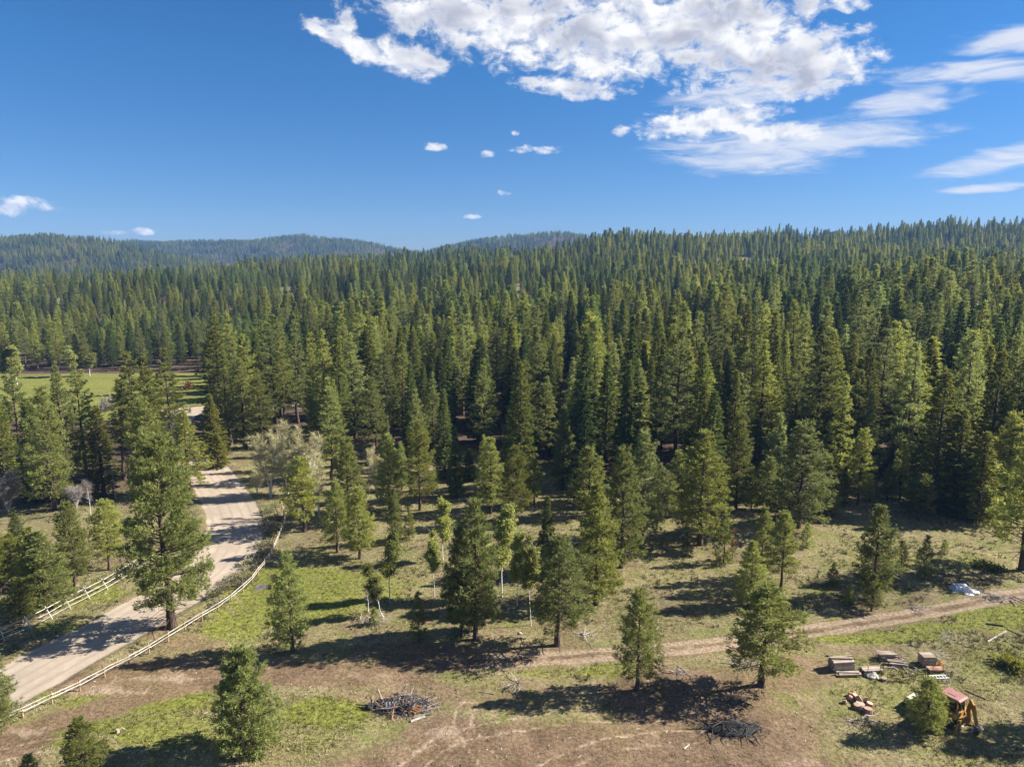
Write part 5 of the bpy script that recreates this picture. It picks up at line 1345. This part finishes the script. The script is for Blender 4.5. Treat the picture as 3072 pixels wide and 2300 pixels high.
# orange ribbon hung at the huge pine
p = gp(503, 1868); rb = MB()
for i in range(7): rb.box((0.03 * math.sin(i), 0, 1.5 - i * 0.17), (0.22, 0.03, 0.19), Matrix.Rotation(0.4 * math.sin(i * 1.7), 3, 'Z'))
o = rb.build('orange_ribbon', M['lampo'], None, loc=p); tag(o, 'orange marker ribbon hanging beside the trunk foot of the huge old pine', 'ribbon')

# ------------------------------------------------------------------ backhoe loader
def wheel(root, x, y, r, w, name='wheel'):
    e = bpy.data.objects.new(name, None); e.location = (x, y, r - 0.03); link(e, root)
    s = 1 if y > 0 else -1
    prof = [(r * 0.56, -w / 2), (r * 0.88, -w / 2), (r * 0.97, -w * 0.36), (r, 0), (r * 0.97, w * 0.36), (r * 0.88, w / 2), (r * 0.56, w / 2)]
    n = 28; v = np.array([(p[0] * math.cos(t), p[1], p[0] * math.sin(t)) for t in np.arange(n) * 2 * math.pi / n for p in prof])
    f = np.array([(i * 7 + j, i * 7 + (j + 1) % 7, ((i + 1) % n) * 7 + (j + 1) % 7, ((i + 1) % n) * 7 + j) for i in range(n) for j in range(7)])
    mobj('tyre', mk_mesh('tyre', v, f, M['rubber'], False), e)
    mb = MB()
    for i in range(20):
        t = i * 2 * math.pi / 20; ss = 1 if i % 2 else -1
        mb.box((math.cos(t) * r, ss * w * 0.22, math.sin(t) * r), (0.05, w * 0.5, 0.07), np.array(Matrix.Rotation(-t, 3, 'Y') @ Matrix.Rotation(0.5 * ss, 3, 'X')))
    mb.build('tread', M['rubber'], e)
    rim = MB(); prof = [(0.0, s * w * 0.12), (r * 0.2, s * w * 0.12), (r * 0.25, s * w * 0.02), (r * 0.5, s * w * 0.12), (r * 0.57, s * w * 0.36)]
    v = np.array([(p[0] * math.cos(t), p[1], p[0] * math.sin(t)) for t in np.arange(20) * 2 * math.pi / 20 for p in prof])
    f = np.array([(i * 5 + j, i * 5 + j + 1, ((i + 1) % 20) * 5 + j + 1, ((i + 1) % 20) * 5 + j) for i in range(20) for j in range(4)])
    mobj('rim', mk_mesh('rim', v, f, M['yellow'], True), e)
def backhoe():
    p = gp(2847, 2164); root = empty('backhoe_loader', (p.x, p.y, p.z), math.radians(90 + 31), 'old yellow backhoe loader with faded red cab roof and folded digging arm', 'backhoe')
    Y = M['yellow']
    MB().box((0.8, 0, 0.72), (3.6, 0.72, 0.42)).box((2.35, 0, 0.62), (0.5, 0.9, 0.3)).build('chassis', Y, root, bevel=0.03)
    MB().prism([(0.85, 0.92), (2.6, 0.92), (2.62, 1.42), (2.45, 1.56), (0.85, 1.70)], -0.42, 0.42).build('hood', Y, root, bevel=0.03)
    MB().box((2.64, 0, 1.16), (0.05, 0.66, 0.42)).build('grille', M['black'], root)
    MB().tube([(1.5, 0.28, 1.6), (1.5, 0.28, 2.35), (1.46, 0.28, 2.45)], 0.045, 8).build('exhaust_pipe', M['steel'], root)
    for s in (-1, 1): wheel(root, 2.05, s * 0.78, 0.44, 0.28)
    for s in (-1, 1): wheel(root, -0.15, s * 0.86, 0.72, 0.42)
    for s in (-1, 1):
        MB().prism([(-0.95, 1.15), (-0.75, 1.48), (-0.15, 1.58), (0.45, 1.48), (0.62, 1.2), (0.55, 1.18), (0.4, 1.40), (-0.15, 1.50), (-0.7, 1.40), (-0.88, 1.12)], min(s * 0.62, s * 1.08), max(s * 0.62, s * 1.08)).build('fender', Y, root)
    # cab
    cab = MB()
    cab.box((-0.1, 0, 1.12), (1.5, 1.22, 0.5)); cab.build('cab_base', Y, root, bevel=0.03)
    fr_ = MB()
    for (x, y) in ((-0.82, -0.6), (-0.82, 0.6), (0.62, -0.6), (0.62, 0.6), (-0.05, 0.61), (-0.05, -0.61)): fr_.bar((x, y, 1.3), (x * 0.93, y * 0.95, 2.6), 0.09, 0.09)
    for z in (1.38,):
        fr_.box((-0.1, 0.62, z), (1.5, 0.07, 0.08)); fr_.box((-0.1, -0.62, z), (1.5, 0.07, 0.08)); fr_.box((-0.83, 0, z), (0.07, 1.2, 0.08))
    fr_.build('cab_frame', Y, root)
    rf = MB().prism([(-1.0, 2.58), (0.78, 2.58), (0.84, 2.63), (0.70, 2.74), (-0.85, 2.75), (-1.03, 2.66)], -0.70, 0.70).build('roof', M['roofred'], root, bevel=0.05)
    MB().box((-0.1, 0.0, 2.765), (0.7, 0.5, 0.03)).build('roof_hatch', M['roofred'], rf, bevel=0.01)
    MB().box((-0.93, 0.45, 2.52), (0.08, 0.16, 0.12)).build('work_lamp', M['chrome'], root); MB().box((-0.93, -0.45, 2.52), (0.08, 0.16, 0.12)).build('work_lamp', M['chrome'], root)
    for s in (-1, 1):
        MB().box((-0.42, s * 0.59, 1.98), (0.66, 0.012, 1.10)).build('window', M['glass'], root); MB().box((0.27, s * 0.59, 1.98), (0.56, 0.012, 1.10)).build('window', M['glass'], root)
    MB().box((-0.79, 0, 1.98), (0.012, 1.08, 1.10)).build('rear_window', M['glass'], root); MB().box((0.60, 0, 1.98), (0.012, 1.08, 1.10)).build('windscreen', M['glass'], root)
    seat = MB().box((-0.25, 0, 1.50), (0.45, 0.48, 0.14)).box((-0.45, 0, 1.82), (0.12, 0.46, 0.56)); seat.build('seat', M['black'], root, bevel=0.04)
    MB().tube([(0.45, 0, 1.4), (0.22, 0, 1.85)], 0.03, 6).tube([(0.22 + 0.02 * math.sin(t), 0.19 * math.cos(t), 1.86 + 0.16 * math.sin(t)) for t in np.linspace(0, 6.28, 13)], 0.02, 5).build('steering_wheel', M['black'], root)
    MB().tube([(-0.72, 0.2, 1.35), (-0.66, 0.2, 1.75)], 0.02, 5).tube([(-0.72, -0.2, 1.35), (-0.66, -0.2, 1.75)], 0.02, 5).build('levers', M['black'], root)
    tri = np.array([(-0.885, -0.2, 1.02), (-0.885, 0.2, 1.02), (-0.885, 0, 1.36), (-0.86, -0.2, 1.02), (-0.86, 0.2, 1.02), (-0.86, 0, 1.36)])
    mobj('warning_triangle', mk_mesh('warning_triangle', tri, [np.array([(0, 2, 1), (3, 4, 5)]), np.array([(0, 1, 4, 3), (1, 2, 5, 4), (2, 0, 3, 5)])], M['lampo']), root)
    # front loader
    for s in (-1, 1):
        ar = MB(); ar.bar((0.95, s * 0.52, 1.62), (1.9, s * 0.55, 1.55), 0.1, 0.2); ar.bar((1.85, s * 0.55, 1.58), (2.95, s * 0.6, 0.42), 0.1, 0.2); ar.build('loader_arm', Y, root)
        MB().tube([(1.15, s * 0.58, 0.95), (1.7, s * 0.58, 1.25)], 0.06, 8).tube([(1.7, s * 0.58, 1.25), (2.1, s * 0.58, 1.35)], 0.035, 8).build('loader_cylinder', M['chrome'], root)
    prof = [(2.95, 0.05), (3.75, 0.04), (3.75, 0.09), (3.05, 0.12), (2.93, 0.35), (3.0, 0.72), (3.25, 0.88), (3.22, 0.93), (2.95, 0.78), (2.84, 0.35)]
    MB().prism(prof, -1.02, 1.02).build('loader_bucket', M['steel'], root)
    for s in (-1, 1): MB().prism([(2.9, 0.06), (3.7, 0.06), (3.22, 0.9), (2.95, 0.75), (2.86, 0.35)], s * 1.0 - 0.02, s * 1.0 + 0.02).build('bucket_side', M['steel'], root)
    # rear digging arm
    oy = -0.42
    MB().box((-1.05, 0, 0.75), (0.22, 1.5, 0.5)).box((-1.25, oy, 0.78), (0.35, 0.34, 0.6)).build('swing_frame', Y, root, bevel=0.02)
    for s in (-1, 1):
        MB().bar((-1.1, s * 0.8, 0.85), (-1.15, s * 1.15, 0.22), 0.12, 0.16).box((-1.15, s * 1.2, 0.12), (0.4, 0.3, 0.07)).build('stabiliser', Y, root)
    boom = MB(); boom.bar((-1.32, oy, 0.9), (-1.26, oy, 1.85), 0.22, 0.30); boom.bar((-1.26, oy, 1.75), (-1.38, oy, 2.52), 0.22, 0.28); boom.build('boom', Y, root, bevel=0.02)
    dip = MB(); dip.bar((-1.26, oy, 2.72), (-1.52, oy, 2.30), 0.2, 0.26); dip.bar((-1.48, oy, 2.42), (-2.02, oy, 0.74), 0.2, 0.26); dip.build('dipper_arm', Y, root, bevel=0.02)
    MB().tube([(-1.08, oy, 1.45), (-1.16, oy, 2.1)], 0.07, 8).tube([(-1.66, oy, 2.45), (-1.88, oy, 1.65)], 0.07, 8).build('cylinder_barrel', Y, root)
    MB().tube([(-1.15, oy, 2.05), (-1.26, oy, 2.66)], 0.04, 8).tube([(-1.88, oy, 1.65), (-2.10, oy, 0.92)], 0.04, 8).build('cylinder_rod', M['chrome'], root)
    bk = [(-1.95, 0.78), (-2.25, 0.74), (-2.42, 0.48), (-2.35, 0.18), (-2.12, 0.02), (-1.82, 0.03), (-1.82, 0.07), (-2.10, 0.07), (-2.30, 0.21), (-2.36, 0.47), (-2.22, 0.68), (-1.95, 0.72)]
    bck = MB().prism(bk, oy - 0.36, oy + 0.36).build('digging_bucket', M['steel'], root)
    for s in (-1, 1): MB().prism([(-1.95, 0.74), (-2.23, 0.70), (-2.37, 0.47), (-2.31, 0.2), (-2.10, 0.06), (-1.85, 0.06)], oy + s * 0.345 - 0.012, oy + s * 0.345 + 0.012).build('bucket_cheek', M['steel'], bck)
    for k in range(5): MB().box((-1.77, oy - 0.3 + k * 0.15, 0.05), (0.2, 0.07, 0.05), taper=0.7).build('tooth', M['chrome'], bck)
backhoe()

# ------------------------------------------------------------------ loose ground cover
def scatter(n, seed, x0=-95, x1=95, y0=42, y1=150):
    r = np.random.default_rng(seed); y = y0 * (y1 / y0) ** r.random(n); x = r.uniform(-0.82, 0.82, n) * y
    return x, y, r
def tuft_field(name, n, seed, test, mat, label, cat, h=(0.10, 0.22), w=0.035, k=4, lean=0.5, y1=150):
    x, y, r = scatter(n, seed, y1=y1); ok = test(x, y, r); x, y = x[ok], y[ok]; m = len(x); z = gzv(x, y)
    P = np.repeat(np.c_[x, y, z], k, 0) + np.c_[r.normal(size=(m * k, 2)) * 0.10, np.zeros(m * k)]
    hh = r.uniform(*h, m * k)[:, None] * np.repeat(r.uniform(0.6, 1.3, m), k)[:, None]
    d = unit(np.c_[r.normal(size=(m * k, 2)) * lean, np.ones(m * k)]); s = np.c_[unit(r.normal(size=(m * k, 2))), np.zeros(m * k)] * (w * r.uniform(0.6, 1.4, m * k))[:, None]
    v = np.stack([P - s, P + s, P + d * hh], 1).reshape(-1, 3); f = np.arange(len(v)).reshape(-1, 3)
    o = mobj(name, mk_mesh(name, v, f, mat, False, {'tint': np.repeat(r.random(m), 3 * k)})); tag(o, label, cat, kind='stuff'); return o
clear = lambda x, y: (attr_at(road, x, y) < 0.1) & (attr_at(track, x, y) < 0.3)
tuft_field('grass', 60000, 91, lambda x, y, r: clear(x, y) & (attr_at(green, x, y) - 0.8 * attr_at(dirt, x, y) + (fbm(x / 3, y / 3, 3, 8) - 0.5) * 1.2 > 0.35 + 0.2 * r.random(len(x))), M['grass'], 'short green spring grass on the clearing', 'grass')
tuft_field('dry_grass', 42000, 92, lambda x, y, r: clear(x, y) & (attr_at(forest, x, y) < 0.7) & (attr_at(dirt, x, y) + (fbm(x / 4, y / 4, 3, 18) - 0.5) < 0.45) & (attr_at(green, x, y) < 0.75), M['straw'], 'dry pale grass tufts on the clearing', 'grass', (0.10, 0.26), 0.03)
tuft_field('low_brush', 30000, 93, lambda x, y, r: clear(x, y) & (attr_at(green, x, y) < 0.7) & (attr_at(dirt, x, y) < 0.35) & (fbm(x / 3.5, y / 3.5, 3, 28) > 0.53) & (y > 62), M['brush'], 'low brown and olive brush on the clearing slope', 'brush', (0.18, 0.5), 0.05, 8, 0.9)
def sticks(n, seed, test, mat, name, label, Ls=(0.08, 0.38), rad=(0.010, 0.026)):
    x, y, r = scatter(n, seed); ok = test(x, y, r); x, y = x[ok], y[ok]; m = len(x); z = gzv(x, y)
    a = r.uniform(0, 6.28, m); L = r.uniform(*Ls, m); d = np.c_[np.cos(a), np.sin(a)] * L[:, None] / 2; rr_ = r.uniform(*rad, m)
    z2 = gzv(x + d[:, 0], y + d[:, 1]); z1 = gzv(x - d[:, 0], y - d[:, 1]); s = np.c_[-np.sin(a), np.cos(a)] * rr_[:, None]
    A = np.c_[x - d[:, 0], y - d[:, 1]]; B = np.c_[x + d[:, 0], y + d[:, 1]]
    v = np.stack([np.c_[A - s, z1], np.c_[A + s, z1], np.c_[A, z1 + rr_ * 2.2], np.c_[B - s * .6, z2 + r.uniform(0, .06, m)], np.c_[B + s * .6, z2], np.c_[B, z2 + rr_ * 1.6]], 1).reshape(-1, 3)
    b = np.arange(m)[:, None] * 6
    f4 = np.concatenate([b + np.array([[0, 2, 5, 3]]), b + np.array([[2, 1, 4, 5]])]); f3 = np.concatenate([b + np.array([[0, 1, 2]]), b + np.array([[3, 5, 4]])])
    o = mobj(name, mk_mesh(name, v, [f3, f4], mat, False)); tag(o, label, 'debris', kind='stuff')
sticks(16000, 94, lambda x, y, r: clear(x, y) & ((attr_at(chips, x, y) > 0.2 + 0.6 * r.random(len(x))) | (r.random(len(x)) < 0.05 + 0.10 * (attr_at(dirt, x, y) > 0.5) * (y < 75))), M['greywood'], 'wood_litter', 'pale wood chips and broken sticks strewn over the ground')
sticks(7000, 95, lambda x, y, r: clear(x, y) & (r.random(len(x)) < 0.25), M['deadwood'], 'twig_litter', 'brown twigs and bark bits strewn over the ground')

# ------------------------------------------------------------------ air
m, t, out = new_mat('haze')
pv = t.node('ShaderNodeVolumePrincipled'); pv.inputs['Color'].default_value = (0.20, 0.42, 0.85, 1); pv.inputs['Density'].default_value = 0.00012; pv.inputs['Anisotropy'].default_value = 0.0
t.l.new(pv.outputs[0], out.inputs['Volume'])
hb = MB().box((0, 1500, 68), (5800, 3400, 250)).build('haze', m); tag(hb, 'thin blue haze over the valley', 'haze', kind='stuff')
